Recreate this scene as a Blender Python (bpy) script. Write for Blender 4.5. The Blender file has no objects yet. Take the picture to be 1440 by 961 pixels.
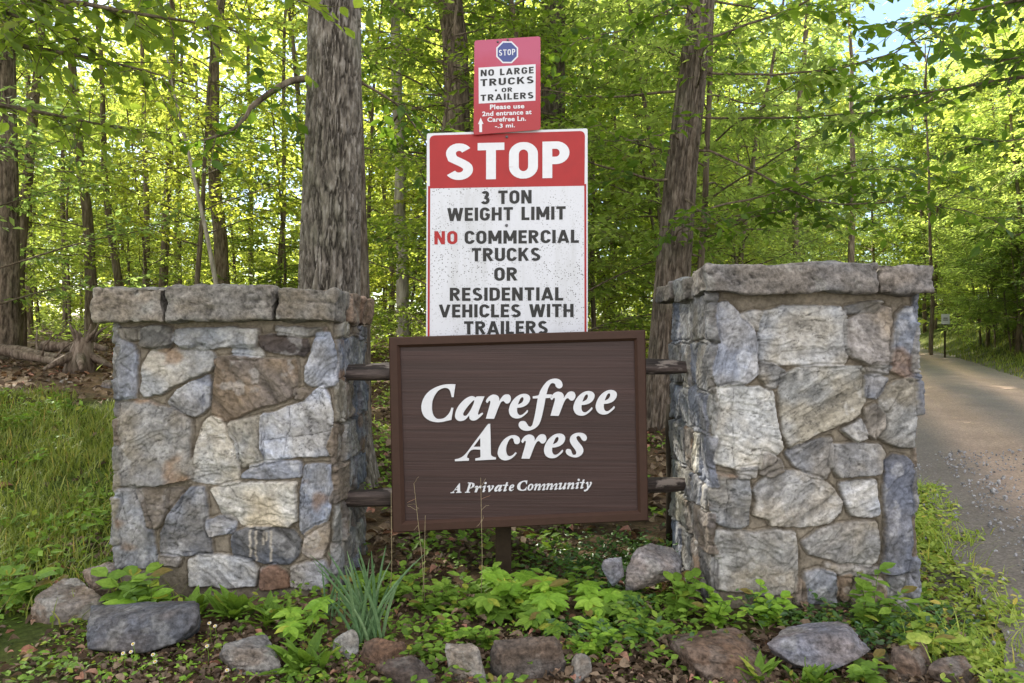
import bpy, bmesh, math, random
import numpy as np
from mathutils import Vector
from mathutils.geometry import tessellate_polygon

# ------------------------------------------------------------------ camera, sky, sun, exposure
SC = bpy.context.scene
COL = SC.collection
R = math.radians
CAMZ, F, CX, HY = 1.06, 1060.0, 720.0, 484.0
cam = bpy.data.cameras.new('camera'); camo = bpy.data.objects.new('camera', cam); COL.objects.link(camo)
camo.location = (0, 0, CAMZ); camo.rotation_euler = (R(90), 0, 0)
cam.sensor_width = 36; cam.lens = 36 * F / 1440; cam.shift_y = 3.5 / 1440
cam.clip_start = .05; cam.clip_end = 500
SC.camera = camo

SUN_EL, SUN_AZ = 36, -40          # azimuth measured from +Y towards +X
SUN_S, SKY_S, EXPOSURE = 5.0, .10, 1.78
w = bpy.data.worlds.new('World'); SC.world = w; w.use_nodes = True
nt = w.node_tree; nt.nodes.clear()
o_ = nt.nodes.new('ShaderNodeOutputWorld'); bg = nt.nodes.new('ShaderNodeBackground')
sky = nt.nodes.new('ShaderNodeTexSky'); sky.sky_type = 'NISHITA'; sky.sun_disc = False
sky.sun_elevation = R(SUN_EL); sky.sun_rotation = R(SUN_AZ)
sky.air_density = 1.0; sky.dust_density = .4; sky.ozone_density = 1.0
tc = nt.nodes.new('ShaderNodeTexCoord'); mp = nt.nodes.new('ShaderNodeMapping'); mp.inputs['Scale'].default_value = (1, 1, 2.2)
cn = nt.nodes.new('ShaderNodeTexNoise'); cn.inputs['Scale'].default_value = 2.6; cn.inputs['Detail'].default_value = 6
cr = nt.nodes.new('ShaderNodeValToRGB'); cr.color_ramp.elements[0].position = .30; cr.color_ramp.elements[1].position = .50
mx = nt.nodes.new('ShaderNodeMix'); mx.data_type = 'RGBA'
L_ = nt.links.new
L_(tc.outputs['Generated'], mp.inputs['Vector']); L_(mp.outputs[0], cn.inputs['Vector']); L_(cn.outputs['Fac'], cr.inputs[0])
cm = nt.nodes.new('ShaderNodeMath'); cm.operation = 'MULTIPLY'; sp_ = nt.nodes.new('ShaderNodeSeparateXYZ'); L_(tc.outputs['Generated'], sp_.inputs[0])
mr = nt.nodes.new('ShaderNodeMapRange'); mr.inputs['From Min'].default_value = .35; mr.inputs['From Max'].default_value = -.25; mr.inputs['To Min'].default_value = .04; mr.inputs['To Max'].default_value = 1
L_(sp_.outputs['Y'], mr.inputs['Value']); L_(mr.outputs[0], cm.inputs[1])
L_(cr.outputs[0], cm.inputs[0]); L_(cm.outputs[0], mx.inputs[0]); L_(sky.outputs[0], mx.inputs[6]); mx.inputs[7].default_value = (6.6, 6.35, 6.2, 1)  # bright unseen clouds added behind the camera to light the front faces
L_(mx.outputs[2], bg.inputs['Color']); bg.inputs['Strength'].default_value = SKY_S
L_(bg.outputs[0], o_.inputs['Surface'])
sl = bpy.data.lights.new('sun', 'SUN'); sl.energy = SUN_S; sl.angle = R(.6); sl.color = (1, .94, .80)
so = bpy.data.objects.new('sun', sl); COL.objects.link(so)
ca, sa, ce, se = math.cos(R(SUN_AZ)), math.sin(R(SUN_AZ)), math.cos(R(SUN_EL)), math.sin(R(SUN_EL))
so.rotation_euler = Vector((-sa * ce, -ca * ce, -se)).to_track_quat('-Z', 'Y').to_euler()
vs = SC.view_settings
vs.view_transform = 'Standard'; vs.look = 'None'; vs.exposure = EXPOSURE; vs.gamma = 1; vs.use_curve_mapping = False
cy = SC.cycles
cy.max_bounces = 6; cy.diffuse_bounces = 3; cy.glossy_bounces = 2; cy.transmission_bounces = 4; cy.transparent_max_bounces = 4
cy.sample_clamp_indirect = 6; cy.use_denoising = True; cy.caustics_reflective = False; cy.caustics_refractive = False

rng = np.random.default_rng(7); random.seed(7)

# ------------------------------------------------------------------ helpers
def P(px, py, D):
    return Vector((D * (px - CX) / F, D, CAMZ - D * (py - HY) / F))
def srgb(c):
    return tuple(((v / 255) / 12.92 if v / 255 < .04045 else ((v / 255 + .055) / 1.055) ** 2.4) for v in c)
def hash3(ix, iy, iz):
    n = (ix.astype(np.int64) * 73856093) ^ (iy.astype(np.int64) * 19349663) ^ (iz.astype(np.int64) * 83492791)
    n = (n ^ (n >> 13)) * 1274126177 & 0x7fffffff
    n = (n ^ (n >> 16)) * 668265263 & 0x7fffffff
    return (n & 0xffff) / 65535.0
def vn(x, y, z=None):
    x = np.asarray(x, float); y = np.asarray(y, float)
    z = np.zeros_like(x) if z is None else np.asarray(z, float) + np.zeros_like(x)
    y = y + np.zeros_like(x)
    ix, iy, iz = np.floor(x), np.floor(y), np.floor(z)
    fx, fy, fz = x - ix, y - iy, z - iz
    fx, fy, fz = [f * f * (3 - 2 * f) for f in (fx, fy, fz)]
    r = 0
    for a in (0, 1):
        for b in (0, 1):
            for c in (0, 1):
                r = r + hash3(ix + a, iy + b, iz + c) * (fx if a else 1 - fx) * (fy if b else 1 - fy) * (fz if c else 1 - fz)
    return r * 2 - 1
def fbm(x, y, z=None, oc=4, g=.5):
    s, a, t = 0, 1, 0
    for i in range(oc):
        k = 2.03 ** i
        s = s + a * vn(x * k + 17 * i, y * k + 31 * i, None if z is None else z * k + 11 * i); t += a; a *= g
    return s / t
def sstep(t):
    t = np.clip(t, 0, 1); return t * t * (3 - 2 * t)

def tag(o, label=None, cat=None, group=None, kind=None):
    if label: o['label'] = label
    if cat: o['category'] = cat
    if group: o['group'] = group
    if kind: o['kind'] = kind
    return o
def empty(name, loc=(0, 0, 0), label=None, cat=None, group=None):
    o = bpy.data.objects.new(name, None); COL.objects.link(o); o.location = loc; o.empty_display_size = .1
    return tag(o, label, cat, group)
def link(name, me, mat=None, parent=None):
    if mat: 
        me.materials.clear()
        for m_ in (mat if isinstance(mat, (list, tuple)) else [mat]): me.materials.append(m_)
    o = bpy.data.objects.new(name, me); COL.objects.link(o)
    if parent is not None:
        o.parent = parent
        o.location = -Vector(parent.location) if False else (0, 0, 0)
    return o
def np_mesh(name, V, faces, smooth=True, col=None, midx=None):
    """V (n,3); faces: (m,k) array or list of arrays with different k"""
    me = bpy.data.meshes.new(name)
    fl = faces if isinstance(faces, list) else [faces]
    fl = [np.asarray(f) for f in fl if len(f)]
    me.vertices.add(len(V)); me.vertices.foreach_set('co', np.asarray(V, np.float32).ravel())
    nl = sum(f.size for f in fl); npol = sum(len(f) for f in fl)
    me.loops.add(nl); me.polygons.add(npol)
    me.loops.foreach_set('vertex_index', np.concatenate([f.ravel() for f in fl]).astype(np.int32))
    tot = np.concatenate([np.full(len(f), f.shape[1]) for f in fl]); st = np.concatenate([[0], np.cumsum(tot)[:-1]])
    me.polygons.foreach_set('loop_start', st.astype(np.int32))
    me.polygons.foreach_set('use_smooth', np.full(npol, smooth))
    if midx is not None: me.polygons.foreach_set('material_index', np.asarray(midx, np.int32))
    me.update(calc_edges=True)
    if col is not None:
        at = me.color_attributes.new('Col', 'FLOAT_COLOR', 'POINT')
        c4 = np.ones((len(V), 4), np.float32); c4[:, :3] = col
        at.data.foreach_set('color', c4.ravel())
    me.validate()
    return me
class MB:
    def __init__(s): s.V = []; s.Q = []; s.T = []; s.n = 0; s.mq = []; s.mt = []
    def add(s, V, Q=None, T=None, m=0):
        V = np.asarray(V, float).reshape(-1, 3)
        if Q is not None and len(Q): s.Q.append(np.asarray(Q) + s.n); s.mq += [m] * len(Q)
        if T is not None and len(T): s.T.append(np.asarray(T) + s.n); s.mt += [m] * len(T)
        s.V.append(V); s.n += len(V)
    def tube(s, pts, rad, n=8, cap=True):
        pts = np.asarray(pts, float); rad = np.asarray(rad, float) + np.zeros(len(pts)); k = len(pts)
        t = np.gradient(pts, axis=0); t /= np.linalg.norm(t, axis=1)[:, None] + 1e-9
        ref = np.array([0, 0, 1.]) if abs(t[0][2]) < .8 else np.array([1., 0, 0])
        a = np.cross(t, ref); a /= np.linalg.norm(a, axis=1)[:, None] + 1e-9; b = np.cross(t, a)
        th = np.linspace(0, 2 * np.pi, n, endpoint=False)
        V = pts[:, None] + rad[:, None, None] * (a[:, None] * np.cos(th)[None, :, None] + b[:, None] * np.sin(th)[None, :, None])
        i = np.arange(k - 1)[:, None] * n; j = np.arange(n)[None]; j2 = (j + 1) % n
        Q = np.stack([i + j, i + j2, i + n + j2, i + n + j], -1).reshape(-1, 4)
        V = np.concatenate([V.reshape(-1, 3), pts[:1], pts[-1:]])
        T = np.concatenate([np.stack([j2[0], j[0], np.full(n, k * n)], 1), np.stack([(k - 1) * n + j[0], (k - 1) * n + j2[0], np.full(n, k * n + 1)], 1)]) if cap else None
        s.add(V, Q, T)
    def box(s, c, half, m=0, ax=None):
        c = np.asarray(c, float); ax = np.eye(3) if ax is None else np.asarray(ax, float)
        sg = np.array([[x, y, z] for x in (-1, 1) for y in (-1, 1) for z in (-1, 1)]) * np.asarray(half)
        s.add(c + sg @ ax, [[0, 1, 3, 2], [4, 6, 7, 5], [0, 4, 5, 1], [2, 3, 7, 6], [0, 2, 6, 4], [1, 5, 7, 3]], m=m)
    def mesh(s, name, smooth=True):
        V = np.concatenate(s.V)
        fl = ([np.concatenate(s.Q)] if s.Q else []) + ([np.concatenate(s.T)] if s.T else [])
        return np_mesh(name, V, fl, smooth, midx=(s.mq + s.mt))
    def build(s, name, mat, parent=None, smooth=True):
        return link(name, s.mesh(name, smooth), mat, parent)

# ------------------------------------------------------------------ materials
def new_mat(name):
    m = bpy.data.materials.new(name); m.use_nodes = True
    nt = m.node_tree; b = nt.nodes['Principled BSDF']
    return m, nt, b
def node(nt, t, **k):
    n = nt.nodes.new(t)
    for a, v in k.items():
        if a in n.inputs.keys(): n.inputs[a].default_value = v
        else: setattr(n, a, v)
    return n
def ramp(nt, fac, stops):
    r = nt.nodes.new('ShaderNodeValToRGB'); e = r.color_ramp.elements
    while len(e) < len(stops): e.new(.5)
    for i, (p, c) in enumerate(stops): e[i].position = p; e[i].color = (*c, 1)
    nt.links.new(fac, r.inputs[0]); return r.outputs[0]
def noise(nt, scale, detail=5, rough=.55, vec=None, stretch=None, coord='Object'):
    tc = nt.nodes.new('ShaderNodeTexCoord'); v = tc.outputs[coord]
    if stretch:
        mp = nt.nodes.new('ShaderNodeMapping'); mp.inputs['Scale'].default_value = stretch; nt.links.new(v, mp.inputs[0]); v = mp.outputs[0]
    n = nt.nodes.new('ShaderNodeTexNoise'); n.inputs['Scale'].default_value = scale; n.inputs['Detail'].default_value = detail; n.inputs['Roughness'].default_value = rough
    nt.links.new(v, n.inputs['Vector']); return n.outputs['Fac']
def bump(nt, b, h, strength=.5, dist=.01):
    n = nt.nodes.new('ShaderNodeBump'); n.inputs['Strength'].default_value = strength; n.inputs['Distance'].default_value = dist
    nt.links.new(h, n.inputs['Height']); nt.links.new(n.outputs[0], b.inputs['Normal'])
def mixc(nt, a, b, fac, mode='MIX'):
    m = nt.nodes.new('ShaderNodeMix'); m.data_type = 'RGBA'; m.blend_type = mode
    for sock, v in ((0, fac), (6, a), (7, b)):
        if hasattr(v, 'is_output') or hasattr(v, 'links'): nt.links.new(v, m.inputs[sock])
        elif sock == 0: m.inputs[0].default_value = v
        else: m.inputs[sock].default_value = (*v, 1)
    return m.outputs[2]

def leaf_mat(name, dark, mid, lite, trans, tfac=.45, rough=.5, spec=.35, tree=False):
    m, nt, b = new_mat(name)
    g = nt.nodes.new('ShaderNodeNewGeometry')
    c = ramp(nt, g.outputs['Random Per Island'], [(0, dark), (.45, mid), (.9, lite), (.96, (lite[0] * 1.5, lite[1] * .95, lite[2])), (1, (.16, .11, .04))])
    nz = noise(nt, 90, 4, .6); c = mixc(nt, c, ramp(nt, nz, [(.35, (.72, .74, .7)), (.65, (1.2, 1.18, 1.15))]), 1, 'MULTIPLY')
    oi = nt.nodes.new('ShaderNodeObjectInfo'); tone = ramp(nt, oi.outputs['Random'], [(0, (.62, .74, .9)), (.5, (1, 1, 1)), (1, (1.25, 1.2, 1.1))]) if tree else None
    if tree: c = mixc(nt, c, tone, 1, 'MULTIPLY')
    nt.links.new(c, b.inputs['Base Color']); b.inputs['Roughness'].default_value = rough; b.inputs['Specular IOR Level'].default_value = spec
    t = nt.nodes.new('ShaderNodeBsdfTranslucent')
    tcx = ramp(nt, g.outputs['Random Per Island'], [(0, tuple(v * .7 for v in trans)), (1, tuple(v * 1.15 for v in trans))])
    if tree: tcx = mixc(nt, tcx, tone, 1, 'MULTIPLY')
    nt.links.new(tcx, t.inputs['Color'])
    mx = nt.nodes.new('ShaderNodeMixShader'); mx.inputs[0].default_value = tfac
    nt.links.new(b.outputs[0], mx.inputs[1]); nt.links.new(t.outputs[0], mx.inputs[2])
    nt.links.new(mx.outputs[0], nt.nodes['Material Output'].inputs['Surface'])
    return m
M = {}
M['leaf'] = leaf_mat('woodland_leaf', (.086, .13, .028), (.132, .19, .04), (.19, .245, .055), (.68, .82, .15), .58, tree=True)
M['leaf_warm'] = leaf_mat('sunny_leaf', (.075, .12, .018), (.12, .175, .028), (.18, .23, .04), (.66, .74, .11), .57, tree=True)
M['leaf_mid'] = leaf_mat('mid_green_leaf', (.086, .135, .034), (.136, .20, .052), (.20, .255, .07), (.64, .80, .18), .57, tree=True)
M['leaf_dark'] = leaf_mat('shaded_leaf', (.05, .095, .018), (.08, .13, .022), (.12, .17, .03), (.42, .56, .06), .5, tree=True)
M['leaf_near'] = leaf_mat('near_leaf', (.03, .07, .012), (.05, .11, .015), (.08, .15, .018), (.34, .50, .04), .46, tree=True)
M['herb'] = leaf_mat('herb_leaf', (.085, .16, .022), (.145, .26, .035), (.22, .35, .05), (.3, .45, .04), .3, .6, .2)
M['herb_bright'] = leaf_mat('bright_herb_leaf', (.16, .32, .03), (.22, .40, .04), (.30, .48, .06), (.4, .55, .05), .3, .5)
M['herb_dark'] = leaf_mat('periwinkle_leaf', (.025, .07, .015), (.045, .11, .02), (.08, .17, .03), (.12, .25, .03), .2, .35, .5)
M['verge'] = leaf_mat('verge_leaf', (.20, .31, .04), (.31, .42, .06), (.45, .53, .11), (.5, .6, .08), .35, .55)
M['grass'] = leaf_mat('grass_blade', (.12, .165, .025), (.19, .25, .035), (.32, .34, .08), (.36, .42, .06), .3, .5)
M['daffodil'] = leaf_mat('daffodil_blade', (.085, .17, .075), (.13, .23, .10), (.20, .30, .15), (.2, .35, .15), .2, .45)
M['straw'] = leaf_mat('dry_straw', (.25, .2, .11), (.34, .28, .16), (.45, .38, .24), (.3, .25, .1), .2, .7)
M['litter'] = leaf_mat('dead_leaf', (.05, .034, .023), (.13, .090, .062), (.30, .225, .16), (.2, .1, .04), .12, .7, .2)
M['petal'] = leaf_mat('white_petal', (.75, .74, .68), (.8, .79, .74), (.85, .84, .8), (.6, .6, .5), .2)
M['redleaf'] = leaf_mat('rust_leaf', (.3, .06, .02), (.35, .08, .02), (.4, .1, .03), (.5, .1, .02), .3)

def bark(name, c1, c2, c3, scale=14, st=(1, 1, .18), furrow=False):
    m, nt, b = new_mat(name)
    n1 = noise(nt, scale, 7, .65, stretch=st); n2 = noise(nt, 3, 4)
    c = ramp(nt, n1, [(.36, c1), (.5, c2), (.66, c3)])
    c = mixc(nt, c, (.18, .19, .13), ramp(nt, n2, [(.5, (0, 0, 0)), (.8, (.35, .35, .35))]))
    if furrow:
        a = nt.nodes.new('ShaderNodeAttribute'); a.attribute_name = 'Col'; c = mixc(nt, c, a.outputs['Color'], 1, 'MULTIPLY')
    nt.links.new(c, b.inputs['Base Color']); b.inputs['Roughness'].default_value = .9; b.inputs['Specular IOR Level'].default_value = .15
    bump(nt, b, n1, .8, .015)
    return m
M['bark_grey'] = bark('grey_bark', (.09, .075, .06), (.20, .175, .15), (.34, .31, .28), 40)
M['bark_brown'] = bark('brown_bark', (.06, .042, .03), (.15, .115, .085), (.27, .22, .17), 30)
M['bark_dark'] = bark('dark_bark', (.06, .045, .032), (.13, .10, .072), (.22, .18, .135), 24)
for k_ in ('grey', 'brown', 'dark'): M['ridged_' + k_] = bark('ridged_%s_bark' % k_, *{'grey': ((.075, .066, .056), (.155, .134, .110), (.28, .257, .23)), 'brown': ((.06, .045, .033), (.125, .10, .078), (.21, .175, .145)), 'dark': ((.06, .046, .033), (.14, .108, .08), (.23, .185, .145))}[k_], 40, (1, 1, .25), True)
M['bark_pale'] = bark('pale_bark', (.16, .14, .11), (.30, .27, .22), (.42, .39, .33), 22)
M['deadwood'] = bark('weathered_wood', (.06, .042, .03), (.14, .105, .08), (.25, .20, .16), 26)

def attr_mat(name, rough=.85, nscale=55, bs=.75, bd=.009, var=.30):
    m, nt, b = new_mat(name)
    a = nt.nodes.new('ShaderNodeAttribute'); a.attribute_name = 'Col'
    n1 = noise(nt, nscale, 8, .65); n2 = noise(nt, nscale * .2, 5, .6)
    v = ramp(nt, n1, [(.34, (1 - var,) * 3), (.5, (1, 1, 1)), (.66, (1 + var,) * 3)])
    c = mixc(nt, a.outputs['Color'], v, 1, 'MULTIPLY')
    v2 = ramp(nt, n2, [(.3, (.78, .76, .73)), (.7, (1.18, 1.18, 1.2))])
    c = mixc(nt, c, v2, 1, 'MULTIPLY')
    nt.links.new(c, b.inputs['Base Color']); b.inputs['Roughness'].default_value = rough; b.inputs['Specular IOR Level'].default_value = .3
    bump(nt, b, n1, bs, bd)
    return m
M['stone'] = attr_mat('fieldstone_and_mortar')
M['rock'] = attr_mat('weathered_rock', nscale=60, bs=.9, bd=.009, var=.5)

def plain(name, c, rough=.5, spec=.4, var=.0, nscale=20, bmp=0, metal=0):
    m, nt, b = new_mat(name)
    if var:
        n1 = noise(nt, nscale, 6, .6)
        cc = ramp(nt, n1, [(.25, tuple(v * (1 - var) for v in c)), (.75, tuple(min(1, v * (1 + var)) for v in c))])
        nt.links.new(cc, b.inputs['Base Color'])
        if bmp: bump(nt, b, n1, bmp, .003)
    else: b.inputs['Base Color'].default_value = (*c, 1)
    b.inputs['Roughness'].default_value = rough; b.inputs['Specular IOR Level'].default_value = spec; b.inputs['Metallic'].default_value = metal
    return m
M['ink'] = plain('black_sign_ink', (.018, .018, .018), .5)
M['redink'] = plain('red_sign_ink', srgb((158, 28, 30)), .45, var=.08)
M['letter'] = plain('white_letter_paint', srgb((214, 216, 222)), .5, var=.05, nscale=60)
M['signwhite_plain'] = plain('white_sheeting', srgb((208, 211, 218)), .45, var=.04)
M['signblue'] = plain('blue_sheeting', srgb((66, 77, 134)), .4, var=.06)
M['alu'] = plain('sign_metal', (.55, .55, .55), .4, metal=.8)
M['bolt'] = plain('bolt_metal', (.12, .12, .13), .45, metal=.6)
M['frame'] = plain('brown_frame_paint', srgb((63, 43, 34)), .62, .3, var=.12, nscale=30, bmp=.15)
M['post'] = plain('dark_post_wood', srgb((54, 45, 34)), .8, .2, var=.3, nscale=30, bmp=.4)
M['wire'] = plain('utility_wire', srgb((190, 190, 120)), .6)
M['eye'] = plain('yellow_flower_eye', (.7, .5, .05), .7)
# peppered white sheeting
m, nt, b = new_mat('mildewed_white_sheeting')
tcx = node(nt, 'ShaderNodeTexCoord'); k = None
n1 = noise(nt, 4.2, 5, .6); n3 = noise(nt, 9, 6, .7, stretch=(1, 1, .22))
for sc_, lo_t, g0, g1 in ((34, .13, .55, .62), (75, .23, .42, .5), (120, .32, .45, .55)):
    vo = node(nt, 'ShaderNodeTexVoronoi', Scale=float(sc_)); nt.links.new(tcx.outputs['Object'], vo.inputs['Vector'])
    a1 = ramp(nt, vo.outputs['Distance'], [(lo_t * .6, (1, 1, 1)), (lo_t, (0, 0, 0))])
    rc = node(nt, 'ShaderNodeSeparateColor'); nt.links.new(vo.outputs['Color'], rc.inputs[0])
    kk = mixc(nt, a1, ramp(nt, rc.outputs[0], [(g0, (0, 0, 0)), (g1, (1, 1, 1))]), 1, 'MULTIPLY')
    k = kk if k is None else mixc(nt, k, kk, 1, 'LIGHTEN')
k = mixc(nt, k, ramp(nt, n1, [(.42, (.12,) * 3), (.6, (1, 1, 1))]), 1, 'MULTIPLY')
basec = mixc(nt, srgb((206, 209, 217)), srgb((176, 178, 180)), ramp(nt, n3, [(.5, (0, 0, 0)), (.8, (.8, .8, .8))]))
c = mixc(nt, basec, (.045, .045, .04), k)
nt.links.new(c, b.inputs['Base Color']); b.inputs['Roughness'].default_value = .45
M['pepper'] = m
# faded red/pink small sign
m, nt, b = new_mat('faded_red_sheeting')
tcx = node(nt, 'ShaderNodeTexCoord'); sx = node(nt, 'ShaderNodeSeparateXYZ'); nt.links.new(tcx.outputs['Generated'], sx.inputs[0])
n1 = noise(nt, 8, 4)
ad = node(nt, 'ShaderNodeMath', operation='MULTIPLY_ADD'); nt.links.new(n1, ad.inputs[0]); ad.inputs[1].default_value = .35; nt.links.new(sx.outputs['Z'], ad.inputs[2])
c = ramp(nt, ad.outputs[0], [(.35, srgb((158, 34, 42))), (.8, srgb((168, 50, 72))), (1.1, srgb((172, 76, 106)))])
nt.links.new(c, b.inputs['Base Color']); b.inputs['Roughness'].default_value = .4
M['pink'] = m
# sandblasted panel
m, nt, b = new_mat('sandblasted_brown_panel')
n1 = noise(nt, 10, 6, .7, stretch=(.12, .4, 10)); n2 = noise(nt, 3, 5, .6, stretch=(.25, .4, 5))
c = ramp(nt, n1, [(.3, srgb((47, 30, 27))), (.52, srgb((58, 39, 36))), (.75, srgb((72, 52, 49)))])
c = mixc(nt, c, ramp(nt, n2, [(.3, (.8, .78, .76)), (.7, (1.15, 1.12, 1.12))]), 1, 'MULTIPLY')
nt.links.new(c, b.inputs['Base Color']); b.inputs['Roughness'].default_value = .55
bump(nt, b, n1, .45, .005)
M['panel'] = m
# split rail
m, nt, b = new_mat('weathered_dark_rail')
n1 = noise(nt, 40, 7, .7, stretch=(.10, 1, 1)); n2 = noise(nt, 13, 5, .65, stretch=(.35, 1, 1))
c = ramp(nt, n1, [(.40, (.018, .013, .012)), (.52, (.055, .040, .036)), (.64, (.12, .09, .08))])
c = mixc(nt, c, (.34, .29, .26), ramp(nt, n2, [(.57, (0, 0, 0)), (.63, (.8, .8, .8))]))
nt.links.new(c, b.inputs['Base Color']); b.inputs['Roughness'].default_value = .7
bump(nt, b, n1, .8, .01)
M['rail'] = m
# ground
m, nt, b = new_mat('forest_floor')
a = node(nt, 'ShaderNodeAttribute'); a.attribute_name = 'Col'
n1 = noise(nt, 30, 8, .7); n2 = noise(nt, 3, 5)
v = ramp(nt, n1, [(.3, (.45, .42, .4)), (.52, (1, 1, 1)), (.72, (1.7, 1.6, 1.5))])
c = mixc(nt, a.outputs['Color'], v, 1, 'MULTIPLY')
c = mixc(nt, c, ramp(nt, n2, [(.3, (.7, .75, .7)), (.7, (1.2, 1.15, 1.1))]), 1, 'MULTIPLY')
nt.links.new(c, b.inputs['Base Color']); b.inputs['Roughness'].default_value = .95; b.inputs['Specular IOR Level'].default_value = .1
bump(nt, b, n1, .8, .03); M['ground'] = m
# gravel road
m, nt, b = new_mat('gravel_road')
a = node(nt, 'ShaderNodeAttribute'); a.attribute_name = 'Col'
n1 = noise(nt, 70, 8, .75); n2 = noise(nt, 1.6, 6, .6)
vo = node(nt, 'ShaderNodeTexVoronoi', Scale=95.0); tcx = node(nt, 'ShaderNodeTexCoord'); nt.links.new(tcx.outputs['Object'], vo.inputs['Vector'])
rc = node(nt, 'ShaderNodeSeparateColor'); nt.links.new(vo.outputs['Color'], rc.inputs[0])
v = ramp(nt, rc.outputs[0], [(0, (.65, .65, .66)), (.7, (1.0, 1.0, 1.0)), (1, (1.4, 1.4, 1.4))])
c = mixc(nt, a.outputs['Color'], v, .8, 'MULTIPLY')
c = mixc(nt, c, ramp(nt, n1, [(.3, (.7, .7, .7)), (.7, (1.25, 1.25, 1.25))]), 1, 'MULTIPLY')
c = mixc(nt, c, ramp(nt, n2, [(.3, (.85, .83, .82)), (.7, (1.12, 1.12, 1.12))]), 1, 'MULTIPLY')
nt.links.new(c, b.inputs['Base Color']); b.inputs['Roughness'].default_value = .9
bump(nt, b, vo.outputs['Distance'], .35, .006); M['road'] = m

# ------------------------------------------------------------------ terrain and road
RY = np.array([-8, -2, 2.9, 6.45, 14, 20.8, 32, 42, 52, 64.])
RX = np.array([-1.2, 1.25, 3.37, 4.95, 8.2, 11.3, 16.1, 17.6, 15.0, 9.0])
RW = 1.42
def road_sd(x, y):
    return (x - np.interp(y, RY, RX)) * .91
def road_z(y): return .028 * (np.asarray(y) - 2.5)
def zt(x, y):
    x = np.asarray(x, float); y = np.asarray(y, float)
    z = .075 * np.clip(y - 3.4, 0, 9) + .045 * np.clip(y - 12.4, 0, 200) - .05 * np.clip(3.0 - y, 0, 3)
    z = z + .10 * np.clip(-x - .3, 0, 4.2) * sstep((y - 2.9) / 4)
    z = z + .015 * fbm(x * 1.3, y * 1.3, oc=3) + .05 * fbm(x * .4 + 9, y * .4, oc=2) * sstep((y - 3) / 4)
    sd = road_sd(x, y); wr = sstep((2.6 - np.abs(sd)) / 1.15)
    wr = np.where(sd < 0, sstep((2.0 + sd * -1 * 0 - np.abs(sd) + .25) / .9), sstep((3.2 - sd) / 1.6))
    zz = z * (1 - wr) + (road_z(y) - .03) * wr
    return zz + .22 * np.clip(sd - 2.6, 0, 7) * sstep((y - 8) / 8)
def gz(x, y): return float(zt(np.array([x]), np.array([y]))[0])

xs = np.concatenate([np.linspace(-45, -6, 40)[:-1], np.linspace(-6, 9, 230)[:-1], np.linspace(9, 50, 60)])
ys = np.concatenate([np.linspace(-8, 1.5, 12)[:-1], np.linspace(1.5, 9, 150)[:-1], np.linspace(9, 30, 70)[:-1], np.linspace(30, 110, 40)])
X, Y = np.meshgrid(xs, ys); Zg = zt(X, Y)
V = np.stack([X, Y, Zg], -1).reshape(-1, 3)
nx, ny = len(xs), len(ys)
I = (np.arange(ny - 1)[:, None] * nx + np.arange(nx - 1)[None]).ravel()
Q = np.stack([I, I + 1, I + nx + 1, I + nx], 1)
litc = np.array(srgb((116, 96, 78))); soil = np.array(srgb((70, 58, 45))); gr = np.array(srgb((84, 100, 42)))
xf, yf = V[:, 0], V[:, 1]
tn = sstep(.5 + .9 * fbm(xf * 2.2, yf * 2.2, oc=4))[:, None]
colr = soil * (1 - tn) + litc * tn
sdv = road_sd(xf, yf)
gw = np.maximum(sstep((-xf - 1.2) / .8) * sstep((6.9 - yf) / .8), sstep((2.6 - np.abs(sdv)) / .6) * .6)[:, None]
gw = np.maximum(gw, (sstep((sdv - 1.2) / .5) * .8)[:, None])
colr = colr * (1 - gw) + gr * .8 * gw
gv = (sstep((1.95 - np.abs(sdv) + .25 * fbm(xf * 3, yf * 3, oc=3)) / .3))[:, None]; colr = colr * (1 - gv) + np.array(srgb((124, 118, 112))) * gv
ground = tag(link('ground', np_mesh('ground', V, Q, True, colr), M['ground']), kind='structure')

ry = np.concatenate([np.linspace(-7, 2, 20)[:-1], np.linspace(2, 16, 150)[:-1], np.linspace(16, 62, 90)])
rs = np.linspace(-RW, RW, 40)
S_, Y_ = np.meshgrid(rs, ry)
edge = 1 + .06 * fbm(Y_ * 1.7, np.sign(S_) * 5, oc=3)
Xr = np.interp(Y_, RY, RX) + S_ * edge / .91
Zr = np.maximum(road_z(Y_) + .045 * (1 - (S_ / RW) ** 2) - .028 * np.exp(-((np.abs(S_ + .05) - .68) / .2) ** 2), zt(Xr, Y_) + .004)
V = np.stack([Xr, Y_, Zr], -1).reshape(-1, 3); nx, ny = len(rs), len(ry)
I = (np.arange(ny - 1)[:, None] * nx + np.arange(nx - 1)[None]).ravel(); Q = np.stack([I, I + 1, I + nx + 1, I + nx], 1)
s1, y1 = S_.ravel(), Y_.ravel()
grv = np.array(srgb((120, 111, 104))); dirt = np.array(srgb((172, 148, 130)))
tw = np.exp(-((np.abs(s1 + .05) - .62) / .33) ** 2) * sstep((y1 - 3.2) / 1.6 + .4 * fbm(s1 * 2, y1, oc=3))
tw = np.clip(1.15 * tw + .4 * fbm(s1 * 1.6, y1 * .35, oc=4), 0, 1)[:, None]
road = tag(link('road', np_mesh('road', V, Q, True, grv * (1 - tw) + dirt * tw), M['road']), kind='structure')

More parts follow.
